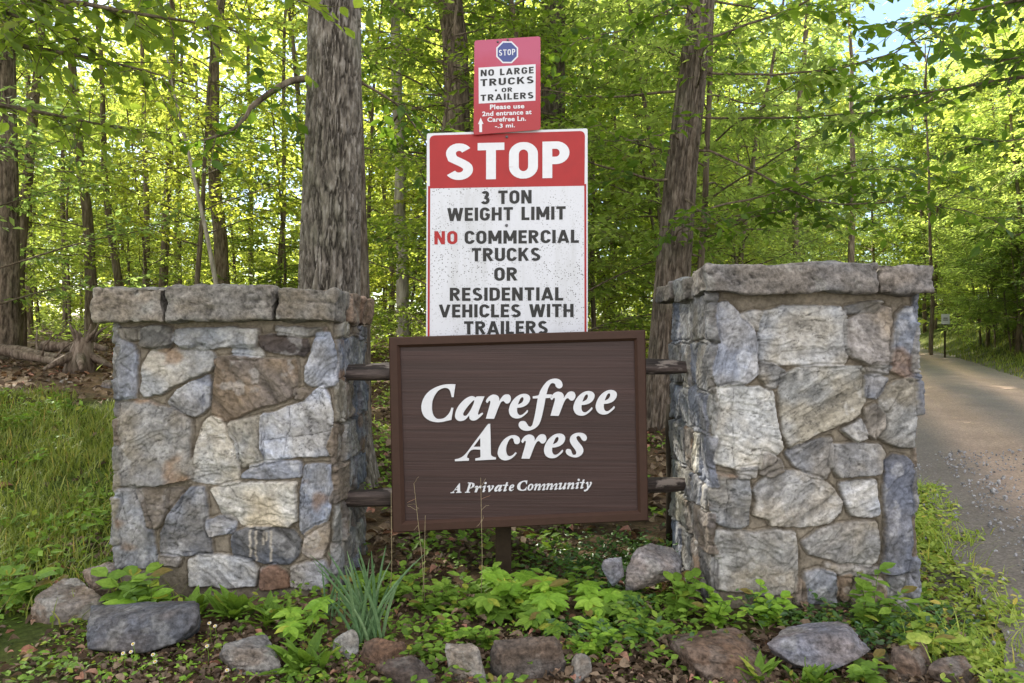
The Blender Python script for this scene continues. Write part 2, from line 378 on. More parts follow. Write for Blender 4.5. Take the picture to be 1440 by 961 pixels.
# ------------------------------------------------------------------ leaves and trees
LT4 = (np.array([[0, 0, 0], [.42, .27, .06], [1, 0, -.06], [.42, -.27, .06]]), np.array([[0, 1, 2], [0, 2, 3]]), None)
LT8 = (np.array([[0, 0, 0], [.22, .20, .035], [.52, .27, .045], [.8, .14, .0], [1, 0, -.08], [.8, -.14, .0], [.52, -.27, .045], [.22, -.20, .035], [.22, 0, 0], [.52, 0, -.01], [.8, 0, -.04]]),
       np.array([[0, 1, 8], [0, 8, 7], [3, 4, 10], [10, 4, 5]]), np.array([[1, 2, 9, 8], [8, 9, 6, 7], [2, 3, 10, 9], [9, 10, 5, 6]]))
def norm(a): return a / (np.linalg.norm(a, axis=-1, keepdims=True) + 1e-9)
class Leaves:
    def __init__(s): s.p = []; s.a = []; s.n = []; s.s = []
    def add(s, p, a, n, sz):
        p = np.atleast_2d(p); s.p.append(p); s.a.append(np.atleast_2d(a) + 0 * p); s.n.append(np.atleast_2d(n) + 0 * p); s.s.append(np.asarray(sz, float) + np.zeros(len(p)))
    def count(s): return sum(len(x) for x in s.p)
    def mesh(s, name, tpl=LT4, wid=1.0):
        p, a, n, sz = [np.concatenate(x) for x in (s.p, s.a, s.n, s.s)]
        a = norm(a); b = norm(np.cross(n, a)); n = np.cross(a, b)
        T, tri, quad = tpl; k = len(T)
        V = p[:, None] + sz[:, None, None] * (T[None, :, :1] * a[:, None] + wid * T[None, :, 1:2] * b[:, None] + T[None, :, 2:] * n[:, None])
        base = (np.arange(len(p)) * k)[:, None, None]
        fl = []
        if quad is not None: fl.append((base + quad[None]).reshape(-1, 4))
        fl.append((base + tri[None]).reshape(-1, 3))
        return np_mesh(name, V.reshape(-1, 3), fl, False)
def walk(p0, d0, L, n, wob, droop, rg):
    p = np.array(p0, float); d = np.array(d0, float); d /= np.linalg.norm(d); out = [p.copy()]
    for i in range(n):
        d = d + rg.normal(0, wob, 3) + np.array([0, 0, -droop]); d /= np.linalg.norm(d)
        p = p + d * L / n; out.append(p.copy())
    return np.array(out)
def spray(lv, tw, sp, size, rg, jit=.35):
    """leaves alternate along a twig polyline"""
    seg = np.linalg.norm(np.diff(tw, axis=0), axis=1); s = np.concatenate([[0], np.cumsum(seg)])
    n = max(2, int(s[-1] / sp)); t = np.linspace(s[-1] * .12, s[-1], n)
    p = np.stack([np.interp(t, s, tw[:, i]) for i in range(3)], 1)
    d = norm(np.stack([np.interp(t, (s[:-1] + s[1:]) / 2, np.diff(tw, axis=0)[:, i]) for i in range(3)], 1))
    up = np.array([0, 0, 1.]); side = norm(np.cross(d, up)) * np.where(np.arange(n) % 2, 1, -1)[:, None]
    a = d * .55 + side * .8 + rg.normal(0, jit, (n, 3)) - np.array([0, 0, .22])
    nn = up + rg.normal(0, jit, (n, 3))
    lv.add(p, a, nn, size * rg.uniform(.65, 1.2, n))
def branch(mb, lv, p0, d0, L, r0, rg, size, sp, ntw, twl, droop=.02, wob=.09, start=.2, n=7, sides=5, twr=.0025, lvl2=0):
    pts = walk(p0, d0, L, n, wob, droop, rg)
    mb.tube(pts, np.linspace(r0, max(.0025, r0 * .15), len(pts)), sides, cap=False)
    for i in range(ntw):
        t = start + (1 - start) * (i + rg.random()) / ntw
        k = min(int(t * n), n - 1); f = t * n - k
        q = pts[k] * (1 - f) + pts[k + 1] * f; d = pts[k + 1] - pts[k]; d /= np.linalg.norm(d)
        sd = np.cross(d, [0, 0, 1.]); sd /= np.linalg.norm(sd) + 1e-9
        dd = d * rg.uniform(.3, .9) + sd * (1 if i % 2 else -1) * rg.uniform(.5, 1) + np.array([0, 0, rg.normal(.0, .22)])
        l = twl * rg.uniform(.6, 1.25) * (1.1 - .5 * t)
        tw = walk(q, dd, l, 4, .12, .05, rg)
        mb.tube(tw, np.linspace(twr * 1.4, twr * .6, 5), 3, cap=False)
        spray(lv, tw, sp, size, rg)
        for j in range(lvl2):
            u = rg.uniform(.3, .9) * 4; kk = int(u); q2 = tw[kk] + (tw[kk + 1] - tw[kk]) * (u - kk)
            d2 = dd / np.linalg.norm(dd) + rg.normal(0, .6, 3) * np.array([1, 1, .4])
            t2 = walk(q2, d2, l * .55, 3, .12, .05, rg); spray(lv, t2, sp, size, rg)
            mb.tube(t2, np.linspace(twr, twr * .5, 4), 3, cap=False)
    spray(lv, pts[-3:], sp, size, rg)
    return pts
def cloud(lv, c, rad, n, size, rg, flat=.5):
    """loose clumps of leaves filling an ellipsoid: the high crown"""
    k = max(6, n // 45)
    cc = norm(rg.normal(0, 1, (k, 3))) * rg.uniform(.25, 1, (k, 1)) ** .6
    i = rg.integers(0, k, n)
    p = cc[i] * rad + rg.normal(0, 1, (n, 3)) * np.array([1, 1, flat]) * .16 * np.mean(rad)
    lv.add(p + np.asarray(c), rg.normal(0, 1, (n, 3)) * np.array([1, 1, .5]), np.array([0, 0, 1.]) + rg.normal(0, .45, (n, 3)), size * rg.uniform(.6, 1.25, n))

def bark_trunk(pts, rad, nseg, step, seed, depth, wlen, ulen, flare=0, lean=None):
    """a trunk with modelled bark ridges; pts are interpolated at equal steps"""
    pts = np.asarray(pts, float); rad = np.asarray(rad, float)
    s = np.concatenate([[0], np.cumsum(np.linalg.norm(np.diff(pts, axis=0), axis=1))])
    k = int(s[-1] / step) + 2; t = np.linspace(0, s[-1], k)
    c = np.stack([np.interp(t, s, pts[:, i]) for i in range(3)], 1); r = np.interp(t, s, rad)
    for _ in range(3):
        c[1:-1] = (c[:-2] + c[1:-1] * 2 + c[2:]) / 4
    th = np.linspace(0, 2 * np.pi, nseg, endpoint=False)
    TH, T = np.meshgrid(th, t); RR = np.repeat(r[:, None], nseg, 1)
    cxn, cyn = np.cos(TH), np.sin(TH)
    warp = .6 * fbm(cxn * 2 + seed, cyn * 2, T * 3, oc=2)
    rr = np.abs(fbm(cxn * RR / ulen + seed + warp, cyn * RR / ulen, T / wlen, oc=4, g=.6))
    brk = np.abs(fbm(cxn * RR / ulen * .8 + seed + 9, cyn * RR / ulen * .8, T / wlen * 2.2 + warp, oc=2))
    ridge = np.clip(rr * 5.5, 0, 1) * (.74 + .26 * np.clip(brk * 6, 0, 1))
    RR = RR * (1 + .05 * fbm(cxn * 1.2 + seed, cyn * 1.2, T * .8, oc=2)) - depth * (1 - ridge)
    if flare:
        RR = RR + flare * np.exp(-T / .16) * (1 + .55 * np.cos(TH * 5 + seed) + .3 * np.cos(TH * 3 + 1))
    V = c[:, None] + np.stack([RR * cxn, RR * cyn, 0 * RR], -1)
    V = V.reshape(-1, 3)
    i = np.arange(k - 1)[:, None] * nseg; j = np.arange(nseg)[None]; j2 = (j + 1) % nseg
    Q = np.stack([i + j, i + j2, i + nseg + j2, i + nseg + j], -1).reshape(-1, 4)
    fc = (.38 + .75 * ridge * (1 + .35 * fbm(cxn * RR / ulen * 2, cyn * RR / ulen * 2, T / wlen * 2.5, oc=3))).ravel()
    return np_mesh('trunk', V, Q, True, np.repeat(fc[:, None], 3, 1))

def local(pts, o): return np.asarray(pts, float) - np.asarray(o, float)
# --- trunks placed where the photograph shows them: (pixels from base up to the frame top), distance, pixel widths
def trunk_pts(path, D, topz):
    pts = [P(x, y, D) for x, y in path]
    base = pts[0]; g = gz(base.x, D)
    b0 = Vector((base.x, D, min(base.z, g) - .12))
    pts = [b0] + [p for p in pts if p.z > b0.z + .2]
    d = (pts[-1] - pts[-2]).normalized(); last = pts[-1]
    while last.z < topz:
        d = (d + Vector((random.gauss(0, .02), random.gauss(0, .02), .05))).normalized(); last = last + d * 1.2; pts.append(last)
    return [tuple(p) for p in pts]

def tall_tree(path, D, w0, w1, label, mat, topz=14, crown=0, crown_r=(2.6, 2.6, 2.8), detail=None, leafm='leaf', name='woodland_tree', limbs=(), group=None, lowspray=0, seed=1, flare=0, leaf=.12):
    rg = np.random.default_rng(seed)
    pts = np.array(trunk_pts(path, D, topz)); o = pts[0] + [0, 0, .12]
    t = empty(name, o, label, 'tree', group)
    zz = pts[:, 2]; r = np.interp(zz, [zz[0], zz[min(len(path), len(zz)) - 1], zz[-1]], [w0 * D / F / 2, w1 * D / F / 2, w1 * D / F / 6])
    if detail:
        me = bark_trunk(local(pts, o), r, *detail, seed, *{'ridge': (.026, .19, .027), 'string': (.014, .5, .032)}[mat[1]], flare=flare)
        link('trunk', me, M[mat[0].replace('bark_', 'ridged_')], t)
    else:
        # smooth resample with a little wobble
        s = np.linspace(0, len(pts) - 1, len(pts) * 5); q = np.stack([np.interp(s, np.arange(len(pts)), pts[:, i]) for i in range(3)], 1)
        q[:, 0] += .35 * r[0] * fbm(q[:, 2] * 1.3 + seed, q[:, 2] * 0, oc=2); q[:, 1] += .3 * r[0] * vn(q[:, 2] + seed, q[:, 2] * 0 + 4)
        mb = MB(); mb.tube(local(q, o), np.interp(s, np.arange(len(pts)), r), 12); mb.build('trunk', M[mat[0]], t)
    lv = Leaves(); got = False; mb = None
    def limb(*a, **k):
        m_ = MB(); branch(m_, lv, *a, **k); m_.build('branch', M['bark_dark'], t)
    for (px, py, d0, L, r0, sz, ntw, twl, droop, dep) in limbs:
        zq = P(px, py, D).z; k = np.interp(zq, pts[:, 2], np.arange(len(pts))); q = [np.interp(k, np.arange(len(pts)), pts[:, i]) for i in range(3)]
        limb(np.array(q) - o, d0, L, r0, rg, sz, sz * .5, ntw, twl, droop, dep * 1.7, lvl2=1, n=12); got = True
    for i in range(lowspray):
        zq = rg.uniform(.12, 1) * (CAMZ + .5 * D) ; k = np.interp(zq + o[2], pts[:, 2], np.arange(len(pts))); q = np.array([np.interp(k, np.arange(len(pts)), pts[:, c]) for c in range(3)]) - o
        an = rg.uniform(0, 6.28); limb(q, (math.cos(an), math.sin(an), rg.uniform(0, .5)), rg.uniform(.7, 2.0), .012, rg, leaf, leaf * .5, 6, .6, .03); got = True
    if crown:
        top = pts[-1] - o
        for i in range(6):
            an = i * 1.05 + rg.uniform(0, .5); q = top - [0, 0, rg.uniform(.5, crown_r[2] * 1.6)]
            limb(q, (math.cos(an), math.sin(an), .7), crown_r[0] * 1.1, .05, rg, .16, .16, 5, .8, .01)
        cloud(lv, top - [0, 0, crown_r[2] * .5], np.array(crown_r), crown, .26, rg); got = True
    if got:
        link('foliage', lv.mesh('foliage', LT8 if D < 8 else LT4), M[leafm], t)
    return t

# the tree right behind the left pillar
tall_tree([(480, 655), (470, 560), (463, 400), (468, 200), (471, 0)], 5.0, 97, 79, 'thick grey ridged trunk rising just behind the left stone pillar', ('bark_grey', 'ridge'),
          topz=10, crown=2600, crown_r=(3.2, 3.2, 2.6), detail=(260, .010), seed=3, flare=.07,
          limbs=[(440, 108, (-1, .15, -.22), 1.1, .030, .11, 7, .45, .0, .10), (505, 95, (.9, .7, -.35), 1.4, .012, .10, 9, .5, .05, .08), (440, -40, (-.8, -.5, .0), 2.0, .03, .12, 9, .6, .06, .08)], leafm='leaf_near')
tall_tree([(506, 640), (505, 420), (498, 200), (492, 0)], 6.2, 34, 24, 'slimmer brown trunk half hidden behind the thick grey trunk', ('bark_brown', 'string'), topz=10, crown=900, detail=(70, .03), seed=5, flare=.03)
tall_tree([(930, 600), (945, 400), (957, 250), (972, 120), (986, 0)], 7.0, 56, 37, 'tall brown trunk leaning right, between the brown sign and right pillar', ('bark_brown', 'string'),
          topz=12, crown=2600, crown_r=(3.4, 3.0, 2.8), detail=(120, .02), seed=8, flare=.05, leafm='leaf_near',
          limbs=[(985, 30, (-.3, -1, .0), 1.2, .012, .10, 8, .5, .03, .08), (968, 130, (.2, -1, .1), 1.1, .012, .10, 8, .5, .03, .08), (960, 200, (-.4, -1, .0), 1.1, .012, .10, 8, .5, .03, .08), (950, 280, (.3, -1, .1), 1.0, .012, .10, 8, .5, .03, .08), (942, 350, (-.2, -1, .1), .9, .01, .09, 7, .45, .03, .08), (950, 210, (1, -.25, -.16), 3.0, .013, .115, 16, .75, .012, .06), (960, 165, (1, .1, -.12), 3.2, .013, .11, 16, .7, .015, .07),
                 (948, 300, (1, -.4, .02), 2.6, .012, .11, 16, .7, .015, .07), (965, 100, (1, -.5, -.12), 3.0, .013, .12, 18, .7, .012, .07), (955, 330, (1, .1, .12), 2.0, .014, .10, 12, .6, .03, .08), (970, 60, (1, -.3, .05), 2.8, .014, .12, 16, .75, .02, .07), (950, 250, (-1, -.2, .05), 1.5, .016, .10, 10, .6, .02, .07),
                 (965, 130, (-1, .3, .1), 1.8, .016, .10, 10, .6, .02, .07), (980, 20, (-.7, -.6, .1), 1.7, .013, .11, 10, .6, .02, .07)])
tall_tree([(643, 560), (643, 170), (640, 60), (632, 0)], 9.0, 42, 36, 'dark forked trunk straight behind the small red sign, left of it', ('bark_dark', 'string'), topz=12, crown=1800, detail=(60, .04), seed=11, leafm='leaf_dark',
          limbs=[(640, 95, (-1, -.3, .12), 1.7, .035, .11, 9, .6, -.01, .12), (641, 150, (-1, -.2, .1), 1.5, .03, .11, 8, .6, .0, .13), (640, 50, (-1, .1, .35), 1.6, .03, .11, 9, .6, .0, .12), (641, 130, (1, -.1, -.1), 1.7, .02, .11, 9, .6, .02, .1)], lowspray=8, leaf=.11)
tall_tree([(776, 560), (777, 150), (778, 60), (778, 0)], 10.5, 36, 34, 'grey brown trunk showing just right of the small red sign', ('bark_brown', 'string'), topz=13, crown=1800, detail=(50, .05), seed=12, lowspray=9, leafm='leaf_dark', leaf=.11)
tall_tree([(566, 480), (564, 300), (560, 120), (556, 0)], 11.5, 19, 15, 'slender pale straight trunk left of the tall stop sign', ('bark_pale', ''), topz=12, crown=700, seed=13, lowspray=7)
tall_tree([(8, 480), (10, 300), (6, 0)], 9.5, 36, 30, 'stout dark trunk at the far left edge above the leaf litter bank', ('bark_dark', 'string'), topz=12, crown=1500, detail=(50, .05), seed=14, lowspray=8, leafm='leaf')
thin = [([(22, 470), (33, 300), (45, 180), (60, 0)], 11, 18, 12, 'dark trunk leaning right, beside the stout trunk at far left', 'bark_dark'),
        ([(42, 470), (40, 330), (40, 150)], 14, 11, 8, 'reddish brown upright thin trunk behind the fallen logs', 'bark_brown'),
        ([(128, 410), (122, 300), (112, 220), (100, 100)], 12, 17, 12, 'crooked dark trunk rising over the left end of the left pillar cap', 'bark_dark'),
        ([(168, 410), (158, 340), (146, 250), (142, 120)], 13, 13, 8, 'thin dark trunk bending left, next to the crooked dark trunk', 'bark_dark'),
        ([(206, 410), (205, 300), (202, 150)], 15, 10, 8, 'very straight slim trunk above the left cap stone joint', 'bark_brown'),
        ([(228, 410), (233, 290), (240, 160), (242, 60)], 14, 13, 9, 'slim brown trunk tilting slightly right above the middle cap stone', 'bark_brown'),
        ([(305, 410), (288, 320), (270, 240), (256, 180)], 10, 8, 5, 'pale bare dead stem leaning left behind the left pillar', 'bark_pale'),
        ([(312, 410), (306, 300), (298, 200), (305, 90)], 13.5, 22, 16, 'sturdy bent trunk to the right of the pale dead stem', 'bark_brown'),
        ([(252, 410), (252, 280), (254, 120)], 18, 8, 6, 'faint slender trunk deep in the sunlit wood behind the dead stem', 'bark_dark'),
        ([(275, 410), (278, 280), (276, 120)], 20, 8, 6, 'distant thin upright trunk between dead stem and bent trunk', 'bark_dark'),
        ([(92, 440), (90, 330), (86, 200)], 17, 8, 6, 'thin far trunk left of the crooked dark trunk', 'bark_dark'),
        ([(355, 410), (352, 300), (350, 100)], 18, 9, 7, 'far thin trunk midway between bent trunk and grey trunk', 'bark_dark'),
        ([(392, 410), (398, 280), (400, 100)], 16, 9, 7, 'slim far trunk just left of the thick grey trunk', 'bark_brown'),
        ([(860, 450), (862, 300), (865, 100)], 14, 14, 10, 'slim trunk in shade right of the stop sign edge', 'bark_dark'),
        ([(1310, 478), (1311, 420), (1308, 330), (1306, 250)], 26, 6, 4, 'dark thin trunk on the bend of the gravel road', 'bark_dark'),
        ([(1122, 420), (1118, 300), (1122, 200)], 13, 12, 9, 'shaded trunk glimpsed through leaves above the right pillar cap', 'bark_dark'),
        ([(1195, 420), (1200, 300), (1198, 170)], 19, 11, 8, 'far trunk over the right half of the right pillar cap', 'bark_brown')]
for i, (pa, D, a, b_, lab, mt) in enumerate(thin):
    dead = 'dead stem leaning' in lab
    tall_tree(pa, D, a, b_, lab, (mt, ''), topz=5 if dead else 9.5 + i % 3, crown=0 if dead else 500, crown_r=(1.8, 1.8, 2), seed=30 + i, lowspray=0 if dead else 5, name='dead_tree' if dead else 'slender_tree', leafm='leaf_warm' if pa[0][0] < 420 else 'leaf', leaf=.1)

# --- understory: leafy prototypes copied about
def proto(seed, H, r0, size, nl, ln, z0=.6):
    rg = np.random.default_rng(seed); mb = MB(); lv = Leaves()
    pts = walk((0, 0, -.15), (rg.normal(0, .04), rg.normal(0, .04), 1), H, 12, .035, -.01, rg)
    rr = np.linspace(r0, .012, len(pts)); tb = MB(); tb.tube(pts, rr, 8)
    for i in range(nl):
        z = z0 + (H - z0 - .2) * (i / nl) ** 1.0
        k = np.interp(z, pts[:, 2], np.arange(len(pts))); q = [np.interp(k, np.arange(len(pts)), pts[:, c]) for c in range(3)]
        an = i * 2.4 + rg.normal(0, .4); l = ln * rg.uniform(.6, 1.15) * (1 - .55 * (z / H) ** 2)
        branch(mb, lv, q, (math.cos(an), math.sin(an), rg.uniform(.05, .55)), l, .014, rg, size, size * .50, 10, .62, .035, .08, lvl2=3, sides=4)
    return tb.mesh('trunk'), mb.mesh('branches'), lv.mesh('foliage')
protos = [proto(100 + i, *a) for i, a in enumerate([(7.5, .055, .10, 30, 2.1), (6.2, .045, .09, 28, 1.8), (8.5, .06, .11, 32, 2.4), (5.0, .035, .09, 24, 1.6), (7.0, .05, .12, 28, 2.0, 1.6)])]
NUND = [0]
def under(k, x, y, rz, s, label, group, lm, bm='bark_dark'):
    t = empty('understory_tree', (x, y, gz(x, y)), label, 'tree', group); t.rotation_euler = (0, 0, rz); t.scale = (s, s, s * random.uniform(.9, 1.1))
    for nme, me, mt in zip(('trunk', 'branches', 'foliage'), protos[k], (bm, bm, lm)):
        if not me.materials: me.materials.append(M[mt])
        o = bpy.data.objects.new(nme, me); COL.objects.link(o); o.parent = t
        o.material_slots[0].link = 'OBJECT'; o.material_slots[0].material = M[mt]
    NUND[0] += 1
def scatter(n, x0, x1, D0, D1, label, group, lm, smin=.8, smax=1.2, tries=0, hmax=None, ks=(0, 1, 2, 3, 4), mind=1.0):
    done = []
    while len(done) < n and tries < 3000:
        tries += 1
        D = random.uniform(D0, D1); px = random.uniform(x0, x1); x = D * (px - CX) / F
        if abs(road_sd(np.array([x]), np.array([D]))[0]) < (3.2 if D < 20 else 2.3): continue
        if any((x - a) ** 2 + (D - b) ** 2 < mind ** 2 for a, b in done): continue
        k = random.choice(ks); s = random.uniform(smin, smax)
        done.append((x, D)); under(k, x, D, random.uniform(0, 6.28), s, label, group, random.choice(lm))
g1 = 'young trees in the sunlit wood behind the left pillar'
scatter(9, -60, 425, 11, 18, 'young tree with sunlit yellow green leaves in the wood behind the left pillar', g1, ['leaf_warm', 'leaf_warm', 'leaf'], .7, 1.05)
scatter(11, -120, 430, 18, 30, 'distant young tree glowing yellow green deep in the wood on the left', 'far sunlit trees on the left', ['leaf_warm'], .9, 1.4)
scatter(2, -150, -40, 8, 11.5, 'young tree added past the left edge to shade the grass bank', 'young trees added past the left edge for shade', ['leaf', 'leaf_mid'], .85, 1.1)  # added mostly out of view to keep direct sun off the grass
g2 = 'leafy trees behind the signs'
scatter(10, 500, 900, 8.5, 15, 'leafy green understory tree in shade behind the stop sign', g2, ['leaf', 'leaf_dark', 'leaf_warm'], .75, 1.1)
scatter(11, 430, 900, 15, 28, 'distant leafy tree deep in the wood behind the signs', 'far trees behind the signs', ['leaf', 'leaf_warm'], .9, 1.4)
g3 = 'leafy trees behind the right pillar'
scatter(11, 930, 1270, 8.0, 14, 'leafy green understory tree behind the right pillar', g3, ['leaf', 'leaf_mid', 'leaf'], .65, .95)
scatter(20, 930, 1300, 14, 28, 'distant leafy tree above the right pillar cap', 'far trees behind the right pillar', ['leaf', 'leaf_mid', 'leaf_warm'], .8, 1.15)
g4 = 'trees on the bank across the road'
scatter(32, 1325, 1600, 10, 26, 'leafy tree on the bank across the gravel road', g4, ['leaf', 'leaf_mid'], .8, 1.3, mind=.8)
scatter(16, 1240, 1540, 24, 44, 'far leafy tree beyond the bend of the gravel road', 'far trees beyond the road bend', ['leaf', 'leaf_mid', 'leaf_dark'], .9, 1.5)
scatter(20, 1130, 1400, 32, 50, 'tall leafy tree closing the end of the gravel road', 'tall trees at the end of the road', ['leaf', 'leaf_mid'], 1.5, 2.1, mind=1.6)
scatter(14, 1335, 1560, 13, 24, 'low dense leafy tree overhanging the grass verge across the road', 'low trees overhanging the verge', ['leaf', 'leaf_dark'], .6, .85, ks=(3,), mind=.9)
scatter(12, 1335, 1500, 11, 20, 'bushy little tree low over the grass verge across the road', 'bushy little trees on the verge', ['leaf', 'leaf_dark'], .32, .5, ks=(3, 1), mind=.7)
# the far wood, one mass
rg = np.random.default_rng(55); lv = Leaves()
for i in range(1000):
    D = rg.uniform(26, 60); px = rg.uniform(-200, 1640); x = D * (px - CX) / F
    if abs(road_sd(np.array([x]), np.array([D]))[0]) < 2.8: continue
    g = gz(x, D); top = .47 * D
    if 1165 < px < 1310: top = CAMZ + D * .355 - g
    hh = rg.uniform(.6, max(1.2, top - 1.2))
    if i % 5 == 0: hh = rg.uniform(.4, 4.5)
    if px < 430 and hh > 7 and rg.random() < .5: continue
    cloud(lv, (x, D, g + hh), np.array([2.3, 2.3, 1.5]), 250, .34, rg)
tag(link('far_woods', lv.mesh('far_woods'), M['leaf_warm']), 'far mass of sunlit leaves closing the view behind the trees', 'woods', kind='stuff')

# near overhanging branches, each on a tree standing just outside the frame
def edge_tree(x, y, label, limbs, mat, seed, topz=6):
    rg = np.random.default_rng(seed); g = gz(x, y); t = empty('overhanging_tree', (x, y, g), label, 'tree')
    mb = MB(); mb.tube([(0, 0, -.15), (.03, 0, 1.2), (0, .05, 2.6), (.05, .02, topz)], [.11, .09, .08, .03], 12); mb.build('trunk', M['bark_dark'], t)
    mb = MB(); lv = Leaves()
    for (tx, ty, tD, z0, sz, ntw, twl) in limbs:
        a = np.array([0, 0, z0 - g]); b = np.array(P(tx, ty, tD)) - np.array([x, y, g]); L = np.linalg.norm(b - a)
        pts = walk(a, (b - a) / L + np.array([0, 0, .15]), L, 10, .03, .012, rg)
        pts += (b - pts[-1]) * np.linspace(0, 1, len(pts))[:, None] ** 1.5
        mb.tube(pts, np.linspace(.028, .004, len(pts)), 6, cap=False)
        for i in range(ntw):
            tt = rg.uniform(.35, 1) * 10; k = min(int(tt), 9); q = pts[k] + (pts[k + 1] - pts[k]) * (tt - k)
            tw = walk(q, norm(pts[k + 1] - pts[k]) * .7 + rg.normal(0, .55, 3) * [1, 1, .5], twl * rg.uniform(.5, 1.2), 4, .12, .07, rg)
            mb.tube(tw, np.linspace(.004, .0015, 5), 3, cap=False); spray(lv, tw, sz * .62, sz, rg, .4)
    mb.build('branches', M['bark_dark'], t); link('foliage', lv.mesh('foliage', LT8), M[mat], t)
edge_tree(-3.9, 4.6, 'tree outside the left edge whose leafy boughs hang in at upper left', [(330, 40, 4.2, 3.2, .095, 30, .5), (240, 110, 4.6, 3.0, .095, 24, .5), (120, 60, 4.6, 3.3, .10, 26, .5), (400, -10, 4.0, 3.4, .1, 24, .45), (170, 180, 5.2, 2.6, .09, 22, .5), (60, 10, 4.2, 3.4, .1, 20, .5)], 'leaf_dark', 71)
edge_tree(4.9, 5.2, 'tree outside the right edge with leafy bough in the upper right corner', [(1290, 30, 5.0, 3.6, .11, 24, .5), (1340, -10, 4.6, 3.8, .11, 22, .5), (1390, 90, 5.6, 3.3, .10, 22, .5), (1250, 140, 6.0, 3.0, .10, 22, .55), (1400, 200, 5.8, 2.6, .09, 14, .45)], 'leaf_near', 72, 6.5)

# ------------------------------------------------------------------ stone pillars
def poly_sd(px, py, poly):
    n = len(poly); ins = np.zeros(len(px), bool); dm = np.full(len(px), 1e9)
    for i in range(n):
        x0, y0 = poly[i]; x1, y1 = poly[(i + 1) % n]
        dx, dy = x1 - x0, y1 - y0; l2 = dx * dx + dy * dy + 1e-12
        t = np.clip(((px - x0) * dx + (py - y0) * dy) / l2, 0, 1)
        dm = np.minimum(dm, (px - x0 - t * dx) ** 2 + (py - y0 - t * dy) ** 2)
        c = (y0 > py) != (y1 > py)
        ins ^= c & (px < (dx * (py - y0) / (dy if abs(dy) > 1e-9 else 1e-9) + x0))
    return np.where(ins, 1, -1) * np.sqrt(dm)
def random_stones(u0, u1, v0, v1, rg, pal):
    out = []; v = v0
    while v < v1 - .03:
        h = rg.uniform(.10, .22); h = min(h, v1 - v); u = u0 - rg.uniform(0, .05)
        while u < u1:
            wd = rg.uniform(.10, .28); wd = min(wd, u1 + .03 - u)
            if wd < .05: break
            g = .010; j = lambda: rg.uniform(-.014, .014)
            a, b, c, d = u + g, u + wd - g, v + g, v + h - g
            pl = [(a + j(), c + j()), ((a + b) / 2, c + j()), (b + j(), c + j()), (b + j(), (c + d) / 2), (b + j(), d + j()), ((a + b) / 2 + j(), d + j()), (a + j(), d + j()), (a + j(), (c + d) / 2)]
            out.append((pl, pal[rg.integers(len(pal))])); u += wd
        v += h
    return out
